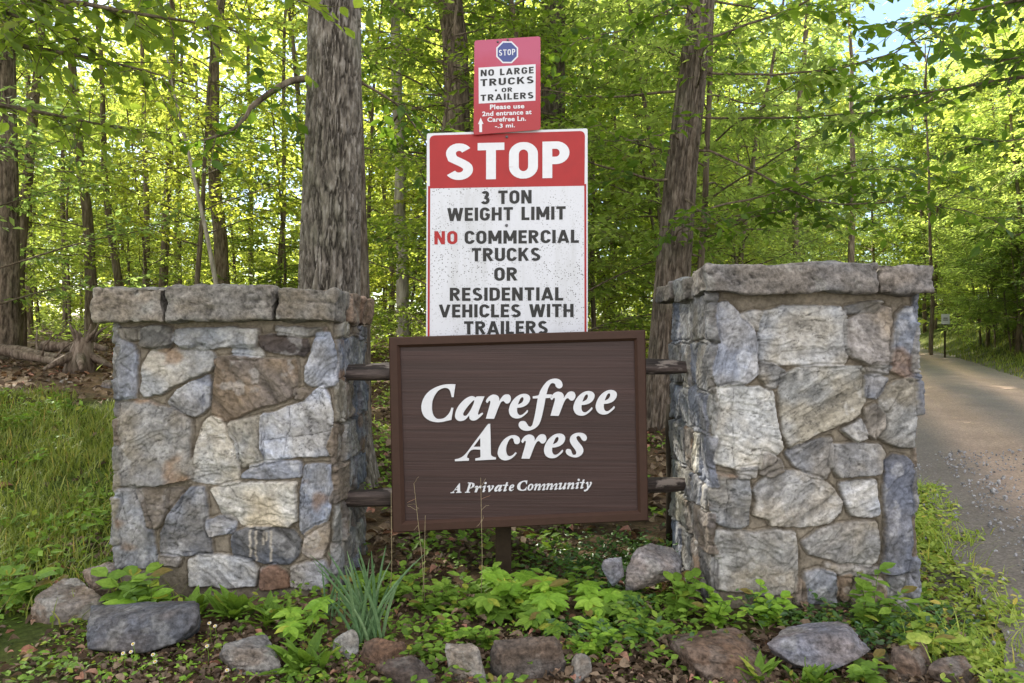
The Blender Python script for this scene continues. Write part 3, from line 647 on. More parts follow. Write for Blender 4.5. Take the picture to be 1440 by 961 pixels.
def pillar(name, label, x0, x1, y0, y1, z0, z1, front, seed, taper=.0, cracks=(), drips=()):
    rg = np.random.default_rng(seed); W, Dp = x1 - x0, y1 - y0; r = .022
    per = 2 * (W + Dp); st = .0042
    # fine on the front and the two sides, coarser on the back
    us = np.concatenate([np.arange(0, 2 * Dp + W, st), np.arange(2 * Dp + W, per, .02)]); vs_ = np.arange(z0, z1 + st, st)
    U, Vv = np.meshgrid(us, vs_)
    # perimeter mapping with rounded corners
    def mapu(u):
        edges = [(0, Dp, np.array([x0, y1]), np.array([0, -1.]), np.array([-1., 0])), (Dp, W, np.array([x0, y0]), np.array([1., 0]), np.array([0, -1.])),
                 (Dp + W, Dp, np.array([x1, y0]), np.array([0, 1.]), np.array([1., 0])), (2 * Dp + W, W, np.array([x1, y1]), np.array([-1., 0]), np.array([0, 1.]))]
        pos = np.zeros((len(u), 2)); nor = np.zeros((len(u), 2))
        for e, (s, L, p, d, n) in enumerate(edges):
            m = (u >= s - 1e-9) & (u < s + L); t = u[m] - s
            nn = np.tile(n, (m.sum(), 1)); pp = p + t[:, None] * d
            a = t < r; ang = (1 - t[a] / r) * np.pi / 4; nn[a] = np.cos(ang)[:, None] * n - np.sin(ang)[:, None] * d; pp[a] = (p + r * d - r * n) + r * nn[a]
            b = t > L - r; ang = (1 - (L - t[b]) / r) * np.pi / 4; nn[b] = np.cos(ang)[:, None] * n + np.sin(ang)[:, None] * d; pp[b] = (p + (L - r) * d - r * n) + r * nn[b]
            pos[m] = pp; nor[m] = nn
        return pos, nor
    pos, nor = mapu(us)
    uf, vf = U.ravel(), Vv.ravel(); N = len(uf)
    wu = uf + .007 * fbm(uf * 22, vf * 22, oc=3) ; wv = vf + .007 * fbm(uf * 22 + 50, vf * 22, oc=3)
    mort = np.array(srgb((126, 118, 105)))
    col = mort * (1 + .3 * fbm(uf * 9, vf * 9, oc=4))[:, None]
    H = .003 * fbm(uf * 40, vf * 40, oc=3) + .006 * fbm(uf * 6, vf * 6, oc=2) - .004
    pal = [srgb(c) for c in ((112, 108, 104), (126, 122, 118), (104, 100, 96), (130, 124, 110), (110, 112, 122), (118, 104, 90))]
    stones = []
    for poly, c in front:
        pp = [((px - CX) / F * y0, CAMZ - (py - HY) / F * y0) for px, py in poly]
        stones.append(([(Dp + a - x0, b) for a, b in pp], srgb(c)))
    stones += random_stones(.0, Dp - .01, z0, z1, rg, pal) + random_stones(Dp + W + .012, 2 * Dp + W, z0, z1, rg, pal) + random_stones(2 * Dp + W, per - .02, z0, z1, rg, pal)
    for poly, c in stones:
        pa = np.array(poly); lo, hi = pa.min(0) - .02, pa.max(0) + .02
        idx = np.nonzero((wu > lo[0]) & (wu < hi[0]) & (wv > lo[1]) & (wv < hi[1]))[0]
        if not len(idx): continue
        d = poly_sd(wu[idx], wv[idx], poly) + .0105; k = d > -.003; idx = idx[k]; d = d[k]
        if not len(idx): continue
        a_u, a_v = uf[idx], vf[idx]; cu, cv = pa.mean(0); sz = (hi - lo - .04)
        e = sstep((d + .003) / rg.uniform(.005, .008)); hs = rg.uniform(.010, .024)
        fr = rg.uniform(.35, 1.15); an = rg.uniform(-1.0, 1.0) + (math.pi / 2 if sz[1] > sz[0] * 1.6 else 0); sd = rg.uniform(0, 99)
        ru = (a_u - cu) * math.cos(an) + (a_v - cv) * math.sin(an); rv = -(a_u - cu) * math.sin(an) + (a_v - cv) * math.cos(an)
        strata = fbm(ru * 5 + sd, rv * 34 * fr, oc=3); lump = fbm(ru * 11 + sd, rv * 16 + 5, oc=4)
        amp = rg.uniform(.0, 1.0); dkk = .55 if rg.random() < .45 else .12
        st_step = np.abs(fbm(ru * 7 + sd + 9, rv * 13, oc=3)); chip = np.where(st_step < .06, -.0045 * (1 - st_step / .06), 0)
        tx = (fbm(ru * 5 + sd + 13, rv * 9 + sd, oc=4) + .35 * strata) * 4.5; tf = tx - np.floor(tx); ter = (np.floor(tx) + sstep((tf - .78) / .22)) / 4.5; lip = np.exp(-((tf - .86) / .10) ** 2)
        h = hs + .004 * lump + .016 * ter + .005 * amp * strata - .004 * np.exp(-(np.abs(fbm(ru * 9 + sd + 70, rv * 26, oc=4)) / .018) ** 2) + .0022 * fbm(a_u * 70, a_v * 70 + sd, oc=3) + chip * (1 if rg.random() < .6 else .3) + rg.normal(0, .035) * (a_u - cu) + rg.normal(0, .035) * (a_v - cv)
        H[idx] = H[idx] * (1 - e) + h * e
        base = np.array(c); base = (base * .62 + base.mean() * .38) * np.array([1.03, 1.06, 1.10]); warm = base * np.array([1.05, .99, .89]); cool = base * np.array([.93, .97, 1.05])
        mixn = sstep(.5 + 1.1 * fbm(a_u * 8 + sd, a_v * 8, oc=4))[:, None]
        cc = warm * (1 - mixn) + cool * mixn
        cc = cc * (1 + .55 * fbm(ru * 16 + sd, rv * 36 * fr, oc=5, g=.65) + .35 * amp * strata)[:, None]
        dk = np.abs(fbm(ru * 9 + sd + 70, rv * 26, oc=4)); cc = cc * (1 - dkk * np.exp(-(dk / .018) ** 2))[:, None]
        pale = sstep((fbm(a_u * 16 + sd, a_v * 16 + 3, oc=4) - .22) / .2)[:, None]
        cc = cc * (1 - .4 * pale) + (base * .4 + .30) * .4 * pale * 1.3
        edge = np.exp(-np.clip(d, 0, 1) / .006)[:, None]
        cc = cc * (1 - .12 * edge)
        if rg.random() < .22:
            rust = sstep((fbm(a_u * 6 + sd + 40, a_v * 7, oc=3) - .15) / .3)[:, None] * .55
            cc = cc * (1 - rust) + np.array(srgb((138, 104, 66))) * rust
        cc = cc * (1 - .28 * lip)[:, None]
        em = sstep((d + .002) / .004)[:, None]
        col[idx] = col[idx] * (1 - em) + np.clip(cc, .015, .75) * em
    gro = np.full(N, 1.0)
    for poly, c in stones:
        pa = np.array(poly); lo, hi = pa.min(0) - .03, pa.max(0) + .03
        idx = np.nonzero((wu > lo[0]) & (wu < hi[0]) & (wv > lo[1]) & (wv < hi[1]))[0]
        if len(idx): gro[idx] = np.minimum(gro[idx], np.abs(poly_sd(wu[idx], wv[idx], poly) + .0105 + .0045))
    H -= .011 * np.exp(-(gro / .0035) ** 2)
    # cracks and lime runs drawn as real grooves / stains
    for pl, wd, dep in cracks:
        pp = [(Dp + (a - CX) / F * y0 - x0, CAMZ - (b - HY) / F * y0) for a, b in pl]
        for (ax, ay), (bx, by) in zip(pp[:-1], pp[1:]):
            dx, dy = bx - ax, by - ay; t = np.clip(((wu - ax) * dx + (wv - ay) * dy) / (dx * dx + dy * dy), 0, 1)
            dd = np.hypot(wu - ax - t * dx, wv - ay - t * dy); q = np.exp(-(dd / wd) ** 2)
            H -= dep * q; col *= (1 - .5 * q)[:, None]
    for a, b0, b1 in drips:
        ux = Dp + (a - CX) / F * y0 - x0; va, vb = CAMZ - (b0 - HY) / F * y0, CAMZ - (b1 - HY) / F * y0
        q = np.exp(-((uf - ux - .004 * vn(vf * 60, uf * 0 + a)) / .0045) ** 2) * (vf < va) * (vf > vb) * .75 * (.5 + .5 * (vn(vf * 90, uf * 0 + a) > -.5))
        col[:] = col * (1 - q[:, None]) + np.array((.55, .5, .42)) * q[:, None]
    # wrap the relief around the tapered faces
    nu, nv = len(us), len(vs_)
    PX = np.tile(pos[:, 0], nv); PY = np.tile(pos[:, 1], nv); NX = np.tile(nor[:, 0], nv); NY = np.tile(nor[:, 1], nv)
    sc = 1 - taper * (1 - (vf - z0) / (z1 - z0))
    PX = (PX - (x0 + x1) / 2) * sc + (x0 + x1) / 2
    Vt = np.stack([PX + NX * H, PY + NY * H, vf], 1)
    i = (np.arange(nv - 1)[:, None] * nu); j = np.arange(nu)[None]; j2 = (j + 1) % nu
    Qf = np.stack([i + j, i + j2, i + nu + j2, i + nu + j], -1).reshape(-1, 4)
    o = np.array([(x0 + x1) / 2, (y0 + y1) / 2, z0 + .1])
    t = empty(name, o, label, 'stone pillar')
    link('stonework', np_mesh('stonework', Vt - o, Qf, True, col), M['stone'], t)
    return t, o
def rough_block(name, x0, x1, y0, y1, z0, z1, c, parent, o, seed, rnd=.009, amp=.016, st=.008, shear=(0, 0)):
    dims = np.array([x1 - x0, y1 - y0, z1 - z0]); ce = np.array([x0 + x1, y0 + y1, z0 + z1]) / 2
    V, Q, n0 = [], [], 0
    for ax in range(3):
        for sg in (-1, 1):
            b, c2 = [(1, 2), (2, 0), (0, 1)][ax]
            nb, nc = max(2, int(dims[b] / st)), max(2, int(dims[c2] / st))
            B, Cc = np.meshgrid(np.linspace(-.5, .5, nb + 1), np.linspace(-.5, .5, nc + 1))
            p = np.zeros((B.size, 3)); p[:, ax] = sg * .5; p[:, b] = B.ravel(); p[:, c2] = Cc.ravel()
            I = (np.arange(nc)[:, None] * (nb + 1) + np.arange(nb)[None]).ravel()
            q = np.stack([I, I + 1, I + nb + 2, I + nb + 1], 1); q = q if sg > 0 else q[:, ::-1]
            V.append(p); Q.append(q + n0); n0 += len(p)
    p = np.concatenate(V) * dims
    inner = np.clip(p, -dims / 2 + rnd, dims / 2 - rnd); d = p - inner; ln = np.linalg.norm(d, axis=1, keepdims=True)
    n = np.where(ln > 1e-9, d / (ln + 1e-12), 0); p2 = inner + n * rnd
    s = seed * 7.3; ww = p2 + ce
    strat = fbm(ww[:, 0] * 6 + s, ww[:, 1] * 6, ww[:, 2] * 40, oc=3)
    step_ = np.abs(fbm(ww[:, 0] * 7 + s + 3, ww[:, 1] * 7, ww[:, 2] * 15, oc=3)); groove = np.where(step_ < .05, -.009 * (1 - step_ / .05), 0) + .003 * fbm(ww[:, 0] * 60, ww[:, 1] * 60, ww[:, 2] * 60, oc=3)
    facet = np.abs(fbm(ww[:, 0] * 5 + s + 31, ww[:, 1] * 5, ww[:, 2] * 7, oc=2)) * 2 - .5
    h = amp * .9 * facet + amp * fbm(ww[:, 0] * 9 + s, ww[:, 1] * 9, ww[:, 2] * 12, oc=5) + .35 * amp * strat + groove
    p2 = p2 + n * h[:, None] + np.stack([.5 * amp * fbm(ww[:, 2] * 9 + s, ww[:, 1] * 5, oc=2), .5 * amp * fbm(ww[:, 2] * 9 + s + 5, ww[:, 0] * 5, oc=2), .8 * amp * fbm(ww[:, 0] * 5 + s, ww[:, 1] * 5, oc=3)], 1)
    p2[:, 2] += shear[0] * (p2[:, 0]) 
    base = np.array(srgb(c)); base = base * .6 + base.mean() * .4; mixn = sstep(.5 + 1.2 * fbm(ww[:, 0] * 7 + s, ww[:, 1] * 7, ww[:, 2] * 9, oc=4))[:, None]
    cc = base * (np.array([1.06, .99, .90]) * (1 - mixn) + np.array([.95, .98, 1.02]) * mixn) * (1 + .6 * fbm(ww[:, 0] * 16 + s, ww[:, 1] * 16, ww[:, 2] * 36, oc=5, g=.65))[:, None] * (1 - .5 * np.exp(-(step_ / .03) ** 2))[:, None]
    lich = sstep((fbm(ww[:, 0] * 14 + s + 8, ww[:, 1] * 14, ww[:, 2] * 14, oc=4) - .25) / .2)[:, None] * .45
    cc = cc * (1 - lich) + np.array((.27, .27, .25)) * lich
    me = np_mesh(name, p2 + ce - o, np.concatenate(Q), True, np.clip(cc, .01, .8))
    bm = bmesh.new(); bm.from_mesh(me); bmesh.ops.remove_doubles(bm, verts=bm.verts, dist=1e-5); bm.to_mesh(me); bm.free()
    return link(name, me, M['rock'], parent)

LEFT = [([(160,465),(168,462),(176,480),(188,487),(192,505),(190,525),(191,545),(188,560),(161,561),(159,540),(161,510),(159,490)],(122,126,138)),
([(200,466),(215,461),(240,463),(241,482),(232,491),(215,489),(200,486)],(98,92,82)),
([(168,464),(196,463),(197,475),(185,477),(174,473)],(116,112,106)),
([(248,466),(290,463),(345,464),(362,466),(358,488),(320,487),(285,489),(255,486),(247,478)],(138,138,138)),
([(328,493),(366,491),(369,499),(360,503),(330,501)],(150,150,148)),
([(368,474),(385,473),(415,478),(430,480),(433,492),(425,499),(405,497),(375,491),(368,484)],(82,68,60)),
([(391,462),(430,463),(456,464),(455,470),(420,471),(393,470)],(112,110,108)),
([(448,472),(462,471),(468,485),(471,500),(473,540),(462,543),(440,541),(431,535),(433,515),(440,495),(444,480)],(142,146,158)),
([(213,496),(250,492),(285,491),(298,498),(303,509),(295,520),(270,529),(250,538),(225,552),(205,556),(200,550),(203,530),(205,512)],(152,147,138)),
([(238,566),(255,549),(270,539),(292,530),(294,545),(292,570),(285,578),(272,583),(255,577),(242,572)],(136,137,145)),
([(308,507),(330,503),(370,507),(415,510),(417,520),(414,553),(400,562),(380,567),(360,572),(345,578),(325,590),(310,590),(301,583),(302,560),(305,530)],(122,103,82)),
([(418,550),(428,548),(433,553),(428,559),(417,559)],(120,106,90)),
([(162,568),(185,564),(208,565),(225,573),(250,583),(266,591),(266,640),(265,671),(250,674),(222,680),(195,681),(167,680),(164,660),(166,625),(160,600)],(134,127,116)),
([(282,608),(288,596),(298,588),(310,592),(315,600),(325,614),(332,625),(335,650),(335,676),(318,680),(295,678),(272,674),(270,655),(276,640)],(182,176,164)),
([(325,597),(345,591),(366,588),(368,610),(370,647),(355,654),(343,655),(338,640),(334,620),(326,606)],(150,145,134)),
([(371,586),(400,577),(430,567),(446,550),(455,546),(463,560),(466,580),(465,600),(468,637),(440,640),(400,642),(376,647),(372,630),(370,605)],(160,162,170)),
([(343,670),(355,658),(375,652),(400,650),(421,652),(421,669),(395,671)],(140,140,146)),
([(299,690),(320,683),(350,681),(390,680),(415,681),(416,732),(405,739),(385,737),(370,742),(345,737),(335,728),(315,722),(308,705)],(196,184,160)),
([(166,690),(192,687),(200,710),(210,740),(218,775),(222,797),(164,797),(163,760),(165,720)],(134,136,142)),
([(196,688),(235,690),(235,712),(226,735),(218,741),(211,738),(205,715)],(118,106,92)),
([(238,690),(256,689),(252,703),(244,714),(239,712)],(118,106,92)),
([(256,703),(269,688),(287,687),(290,730),(296,777),(229,779),(228,750),(241,724)],(112,112,116)),
([(293,734),(310,729),(325,729),(331,735),(325,747),(298,752),(294,745)],(145,145,150)),
([(329,750),(345,745),(380,744),(410,748),(420,762),(418,780),(405,791),(380,791),(350,786),(331,780),(328,765)],(90,92,98)),
([(430,658),(445,655),(463,655),(466,700),(458,732),(440,742),(428,750),(424,745),(425,700)],(128,133,146)),
([(432,752),(445,742),(459,737),(459,765),(452,783),(438,783),(427,775)],(146,132,116)),
([(268,787),(290,782),(320,784),(350,791),(360,801),(358,822),(320,824),(270,820)],(160,158,154)),
([(368,802),(385,797),(400,805),(408,824),(370,826)],(126,88,58)),
([(411,800),(430,795),(455,790),(462,805),(458,826),(412,824)],(136,132,130)),
([(227,784),(252,785),(250,793),(228,793)],(120,110,96))]
cr_l = [([(368, 588), (371, 620), (373, 646)], .0022, .008), ([(408, 572), (410, 600), (404, 612), (402, 640)], .0018, .006), ([(372, 618), (404, 614), (440, 612), (464, 606)], .0018, .005), ([(174, 692), (176, 715), (182, 736)], .002, .006), ([(172, 510), (186, 522)], .0025, .008), ([(258, 710), (250, 735), (243, 752)], .0018, .005), ([(320, 683), (335, 700), (352, 705), (360, 690)], .0016, .005), ([(430, 500), (433, 520), (436, 540)], .0016, .004)]
lp, lo_ = pillar('stone_pillar', 'left fieldstone pillar with three chunky cap stones, grass on its left', (160.5 - CX) / F * 3.15, (471 - CX) / F * 3.15, 3.15, 3.75, -.12, 1.156, LEFT, 21, cracks=cr_l,
                 drips=[(353, 745, 783), (361, 746, 788), (371, 746, 766), (382, 746, 790), (375, 748, 760)])
for i, (a, b, y0_, y1_, z0_, z1_, c) in enumerate([(131, 229, 3.085, 3.42, 1.150, 1.291, (130, 121, 108)), (233.5, 383.5, 3.085, 3.40, 1.152, 1.296, (124, 117, 107)), (387.5, 472, 3.085, 3.33, 1.155, 1.292, (122, 114, 102))]):
    rough_block('cap_stone', (a - CX) / F * 3.085, (b - CX) / F * 3.085, y0_, y1_, z0_, z1_, c, lp, lo_, 3 + i, amp=.017)
xr = (472 - CX) / F * 3.085
rough_block('cap_stone', xr - .15, xr + .012, 3.345, 3.56, 1.150, 1.285, (138, 112, 88), lp, lo_, 8, amp=.016)
rough_block('cap_stone', xr - .17, xr + .022, 3.575, 3.81, 1.147, 1.278, (140, 110, 84), lp, lo_, 9, amp=.016)
rough_block('cap_stone', xr - .52, xr - .175, 3.41, 3.81, 1.147, 1.282, (112, 106, 98), lp, lo_, 10)
rough_block('cap_stone', (131 - CX) / F * 3.085, xr - .53, 3.43, 3.81, 1.147, 1.283, (112, 106, 98), lp, lo_, 11)

RIGHT = [([(1001,430),(1022,428),(1037,441),(1055,460),(1061,477),(1062,526),(1045,538),(1010,541),(1001,532)],(150,154,166)),
([(1045,444),(1061,440),(1073,442),(1073,458),(1069,464),(1061,461),(1054,450)],(155,154,154)),
([(1075,440),(1100,434),(1130,432),(1180,434),(1187,440),(1187,470),(1190,500),(1185,511),(1160,513),(1110,511),(1072,508),(1067,490),(1068,478)],(160,158,154)),
([(1192,453),(1210,443),(1236,434),(1249,437),(1251,450),(1251,506),(1243,514),(1228,514),(1199,501),(1192,485)],(150,136,120)),
([(1256,476),(1264,442),(1274,434),(1290,434),(1294,464),(1294,495),(1290,530),(1280,533),(1272,528),(1255,520)],(118,122,132)),
([(1190,433),(1220,427),(1238,427),(1226,436),(1194,439)],(120,116,110)),
([(1216,521),(1230,517),(1249,516),(1246,524),(1230,526)],(140,136,130)),
([(1100,531),(1120,521),(1150,518),(1190,517),(1212,519),(1216,530),(1215,560),(1205,580),(1180,595),(1150,605),(1120,624),(1110,627),(1103,610),(1100,575),(1098,550)],(148,143,130)),
([(1068,516),(1086,514),(1101,522),(1097,531),(1090,543),(1080,543),(1070,533)],(128,122,112)),
([(1007,548),(1030,545),(1065,547),(1083,552),(1087,575),(1093,610),(1096,630),(1085,645),(1070,656),(1040,657),(1003,650),(1001,620),(1004,580)],(190,184,170)),
([(1240,560),(1250,545),(1262,537),(1280,535),(1291,540),(1292,590),(1292,625),(1270,626),(1245,620),(1235,612),(1240,595)],(138,133,122)),
([(1219,530),(1247,533),(1240,547),(1232,558),(1219,556)],(128,130,138)),
([(1218,577),(1231,571),(1240,583),(1239,601),(1229,614),(1219,607)],(130,124,118)),
([(1187,605),(1198,598),(1209,593),(1215,605),(1216,614),(1205,618)],(146,144,142)),
([(1106,637),(1120,629),(1150,621),(1167,618),(1169,630),(1166,660),(1159,672),(1140,667),(1120,655)],(130,126,122)),
([(1172,628),(1200,625),(1235,628),(1241,640),(1235,664),(1210,667),(1180,668),(1171,655)],(138,132,124)),
([(1061,690),(1075,673),(1095,665),(1120,666),(1150,675),(1170,689),(1181,705),(1177,720),(1165,734),(1120,739),(1085,736),(1080,728),(1061,722),(1066,705)],(164,157,146)),
([(1183,681),(1205,678),(1228,678),(1234,721),(1215,725),(1198,723),(1191,705)],(172,172,174)),
([(1247,650),(1258,641),(1275,644),(1285,655),(1288,700),(1284,760),(1282,800),(1260,806),(1241,804),(1246,780),(1249,740),(1246,700)],(104,107,120)),
([(1130,763),(1150,749),(1180,739),(1230,734),(1233,760),(1231,785),(1225,792),(1180,789),(1140,778)],(148,140,128)),
([(1162,795),(1200,799),(1235,798),(1232,805),(1190,806),(1162,802)],(140,130,116)),
([(992,664),(1020,671),(1051,673),(1051,700),(1049,734),(1041,742),(1020,739),(1003,730),(995,700)],(126,124,120)),
([(1008,746),(1030,749),(1060,751),(1090,746),(1114,751),(1118,770),(1119,800),(1117,832),(1080,836),(1040,830),(1006,826),(1006,770)],(154,146,132)),
([(1133,808),(1150,803),(1170,808),(1176,825),(1172,848),(1133,846)],(128,128,130)),
([(1197,832),(1212,813),(1238,816),(1246,832),(1242,862),(1200,860)],(146,126,100)),
([(1251,815),(1275,809),(1283,825),(1282,862),(1250,862)],(124,122,122)),
([(1179,812),(1193,809),(1195,825),(1186,842),(1179,835)],(136,110,80)),
([(1037,661),(1062,658),(1060,668),(1042,670)],(150,142,128)),
([(1075,640),(1094,648),(1098,662),(1085,668),(1070,664)],(134,120,100)),
([(1125,818),(1131,830),(1130,850),(1121,848)],(130,110,86))]
cr_r = [([(1030, 548), (1028, 590), (1030, 650)], .0016, .003), ([(1190, 660), (1197, 690), (1200, 740), (1195, 790)], .001, .001), ([(1150, 520), (1170, 540)], .0015, .002), ([(1250, 575), (1262, 552)], .0018, .003), ([(1020, 675), (1022, 700), (1018, 735)], .0018, .005)]
rp, ro_ = pillar('stone_pillar', 'right fieldstone pillar under one long slab cap, beside the gravel road', (1001 - CX) / F * 3.0, (1291 - CX) / F * 3.0, 3.0, 3.72, -.12, 1.275, RIGHT, 22, taper=.012, cracks=cr_r)
rough_block('cap_stone', (994 - CX) / F * 2.935, (1237.5 - CX) / F * 2.935, 2.935, 3.20, 1.258, 1.371, (118, 114, 112), rp, ro_, 14, amp=.014, shear=(.004, 0))
rough_block('cap_stone', (1239 - CX) / F * 2.935, (1315 - CX) / F * 2.935, 2.935, 3.22, 1.263, 1.378, (116, 110, 106), rp, ro_, 15, amp=.017)
xl = (996 - CX) / F * 2.935
rough_block('cap_stone', xl - .03, xl + .30, 3.215, 3.45, 1.250, 1.352, (112, 110, 106), rp, ro_, 16, amp=.019)
rough_block('cap_stone', xl - .04, xl + .28, 3.46, 3.78, 1.262, 1.345, (106, 100, 96), rp, ro_, 17, amp=.017)
rough_block('cap_stone', xl + .31, (1315 - CX) / F * 2.935, 3.235, 3.78, 1.265, 1.36, (114, 110, 106), rp, ro_, 18)

# ------------------------------------------------------------------ signs
class Plane:
    """a sign plane: pixel -> point on it; off = metres proud of the face towards the camera"""
    def __init__(s, px, py, D, yaw):
        s.p = np.array(P(px, py, D)); s.n = np.array([math.sin(yaw), -math.cos(yaw), 0]); s.c = np.array([0, 0, CAMZ])
    def __call__(s, x, y, off=0.):
        d = np.array([(x - CX) / F, 1, -(y - HY) / F]); t = np.dot(s.p - s.c, s.n) / np.dot(d, s.n)
        return s.c + d * t + s.n * off
def plate(pl, loops, off0, off1, name, mat, parent, o, smooth=False):
    """extruded polygon (outer loop then holes, pixels) standing between two offsets of a plane"""
    pts = [p for l in loops for p in l]
    tri = tessellate_polygon([[Vector((x, -y, 0)) for x, y in l] for l in loops])
    f = np.array([pl(x, y, off1) for x, y in pts]) - o; bk = np.array([pl(x, y, off0) for x, y in pts]) - o
    n = len(pts); T = np.array(tri)
    a, b, c = [np.array(pts[i]) for i in T[0]]
    def area(t): (x0, y0), (x1, y1), (x2, y2) = [pts[i] for i in t]; return (x1 - x0) * (y2 - y0) - (x2 - x0) * (y1 - y0)
    T = np.array([t if area(t) < 0 else t[::-1] for t in T])
    Q = []; k = 0
    for l in loops:
        m = len(l)
        for i in range(m): Q.append([k + i, k + (i + 1) % m, n + k + (i + 1) % m, n + k + i])
        k += m
    mb = MB(); mb.add(np.concatenate([f, bk]), Q, np.concatenate([T, T[:, ::-1] + n]))
    return mb, (lambda: mb.build(name, mat, parent, smooth))
def merge_plates(pl, items, name, mat, parent, o):
    M_ = MB()
    for loops, a, b in items:
        mb, _ = plate(pl, loops, a, b, '', None, None, o)
        n0 = M_.n; M_.V += mb.V; M_.n += mb.n; M_.Q += [q + n0 for q in mb.Q]; M_.T += [t + n0 for t in mb.T]; M_.mq += mb.mq; M_.mt += mb.mt
    return M_.build(name, mat, parent, False)
def lerpq(q, u, v):
    """q = TL, TR, BR, BL pixels; u right, v down"""
    (ax, ay), (bx, by), (cx, cy_), (dx, dy) = q
    return ((ax * (1 - u) + bx * u) * (1 - v) + (dx * (1 - u) + cx * u) * v, (ay * (1 - u) + by * u) * (1 - v) + (dy * (1 - u) + cy_ * u) * v)
# stroke alphabet (cap height 1, y up), drawn with a constant pen: {letter: (width, [polylines])}
def arc(cx, cy_, rx, ry, a0, a1, n=14):
    return [(cx + rx * math.cos(R(a0 + (a1 - a0) * i / n)), cy_ + ry * math.sin(R(a0 + (a1 - a0) * i / n))) for i in range(n + 1)]
TH = .20; h = TH / 2
def glyphs():
    G = {}
    wd = .60
    G['T'] = (.56, [[(0, 1 - h), (.56, 1 - h)], [(.28, 1 - TH), (.28, 0)]])
    G['I'] = (TH, [[(h, 0), (h, 1)]])
    G['L'] = (.47, [[(h, 1), (h, 0)], [(TH, h), (.47, h)]])
    G['E'] = (.49, [[(h, 1), (h, 0)], [(TH, h), (.49, h)], [(TH, 1 - h), (.49, 1 - h)], [(TH, .51), (.45, .51)]])
    G['H'] = (.60, [[(h, 0), (h, 1)], [(.6 - h, 0), (.6 - h, 1)], [(TH, .5), (.6 - TH, .5)]])
    G['N'] = (.62, [[(h, 0), (h, 1)], [(.62 - h, 0), (.62 - h, 1)], [(h * 1.15, 1), (.62 - h * 1.15, 0)]])
    G['M'] = (.78, [[(h, 0), (h, 1)], [(.78 - h, 0), (.78 - h, 1)], [(h * 1.1, 1), (.39, .22)], [(.78 - h * 1.1, 1), (.39, .22)]])
    G['A'] = (.68, [[(.08, 0), (.335, 1)], [(.60, 0), (.345, 1)], [(.2, .25), (.48, .25)]])
    G['V'] = (.66, [[(.08, 1), (.325, 0)], [(.58, 1), (.335, 0)]])
    G['W'] = (.92, [[(.08, 1), (.245, 0)], [(.46, 1), (.255, 0)], [(.46, 1), (.665, 0)], [(.84, 1), (.675, 0)]])
    G['K'] = (.62, [[(h, 0), (h, 1)], [(.13, .38), (.52, 1)], [(.26, .60), (.54, 0)]])
    G['O'] = (wd, [[(h, .33)] + [(h, .67)] + arc(.3, .67, .3 - h, .33 - h, 180, 0) + arc(.3, .33, .3 - h, .33 - h, 0, -180)])
    G['C'] = (.58, [arc(.3, .67, .3 - h, .33 - h, 8, 180) + arc(.3, .33, .3 - h, .33 - h, 180, 352)])
    G['G'] = (.60, [arc(.3, .67, .3 - h, .33 - h, 12, 180) + arc(.3, .33, .3 - h, .33 - h, 180, 360), [(.6 - h, .33), (.6 - h, .52)], [(.33, .47), (.6 - h, .47)]])
    G['U'] = (.60, [[(h, 1), (h, .3)] + arc(.3, .3, .3 - h, .3 - h, 180, 360) + [(.6 - h, 1)]])
    G['D'] = (.60, [[(h, 0), (h, 1)], [(TH, 1 - h), (.26, 1 - h)] + arc(.27, .68, .33 - h, .32 - h, 90, 0) + arc(.27, .32, .33 - h, .32 - h, 0, -90) + [(TH, h)]])
    G['P'] = (.56, [[(h, 0), (h, 1)], [(TH, 1 - h), (.27, 1 - h)] + arc(.28, .69, .28 - h, .31 - h, 90, -90) + [(TH, .38 + h)]])
    G['R'] = (.60, [[(h, 0), (h, 1)], [(TH, 1 - h), (.29, 1 - h)] + arc(.29, .71, .29 - h, .29 - h, 90, -90) + [(TH, .42 + h)], [(.29, .46), (.51, 0)]])
    G['S'] = (.58, [arc(.29, .725, .27 - h, .275 - h, 28, 205, 12) + [(.155, .585), (.24, .53), (.33, .475), (.42, .41)] + arc(.29, .285, .29 - h, .285 - h, 22, -152, 14)])
    G['3'] = (.52, [arc(.25, .73, .24 - h, .27 - h, 155, -60, 12) + [(.24, .535)], [(.22, .535)] + arc(.245, .29, .275 - h, .29 - h, 68, -155, 14)])
    G[' '] = (.30, [])
    return G
GL = glyphs()
def ribbon(pl, wdt):
    p = np.array(pl, float)
    if len(p) > 1: p = p[np.concatenate([[True], np.linalg.norm(np.diff(p, axis=0), axis=1) > 1e-6])]
    d = np.diff(p, axis=0); d /= np.linalg.norm(d, axis=1)[:, None]; nn = np.stack([-d[:, 1], d[:, 0]], 1)
    m = np.concatenate([nn[:1], nn[:-1] + nn[1:], nn[-1:]]); m /= np.linalg.norm(m, axis=1)[:, None]
    co = np.concatenate([[1], np.clip((m[1:-1] * nn[1:]).sum(1), .4, 1), [1]])
    off = m * (wdt / 2 / co)[:, None]
    return p + off, p - off
def stroke_text(txt, q, pl, off, name, mat, parent, o, gap=.13, pen=TH):
    x = 0; mb = MB(); lay = []
    for ch in txt:
        wdt, st = GL[ch]; lay.append((x, st)); x += wdt + gap
    tot = x - gap; z = 0
    for x0, st in lay:
        for s_ in st:
            a, b = ribbon(s_, pen); z += 1; oo = off + .00012 * (z % 7)
            pts = []
            for e in (a, b):
                for (gx, gy) in e:
                    gy = min(max(gy, 0), 1); X_, Y_ = lerpq(q, (x0 + gx) / tot, 1 - gy); pts.append(pl(X_, Y_, oo) - o)
            n = len(a); mb.add(pts, [[i, i + n, i + n + 1, i + 1] for i in range(n - 1)])
    return mb.build(name, mat, parent, False)
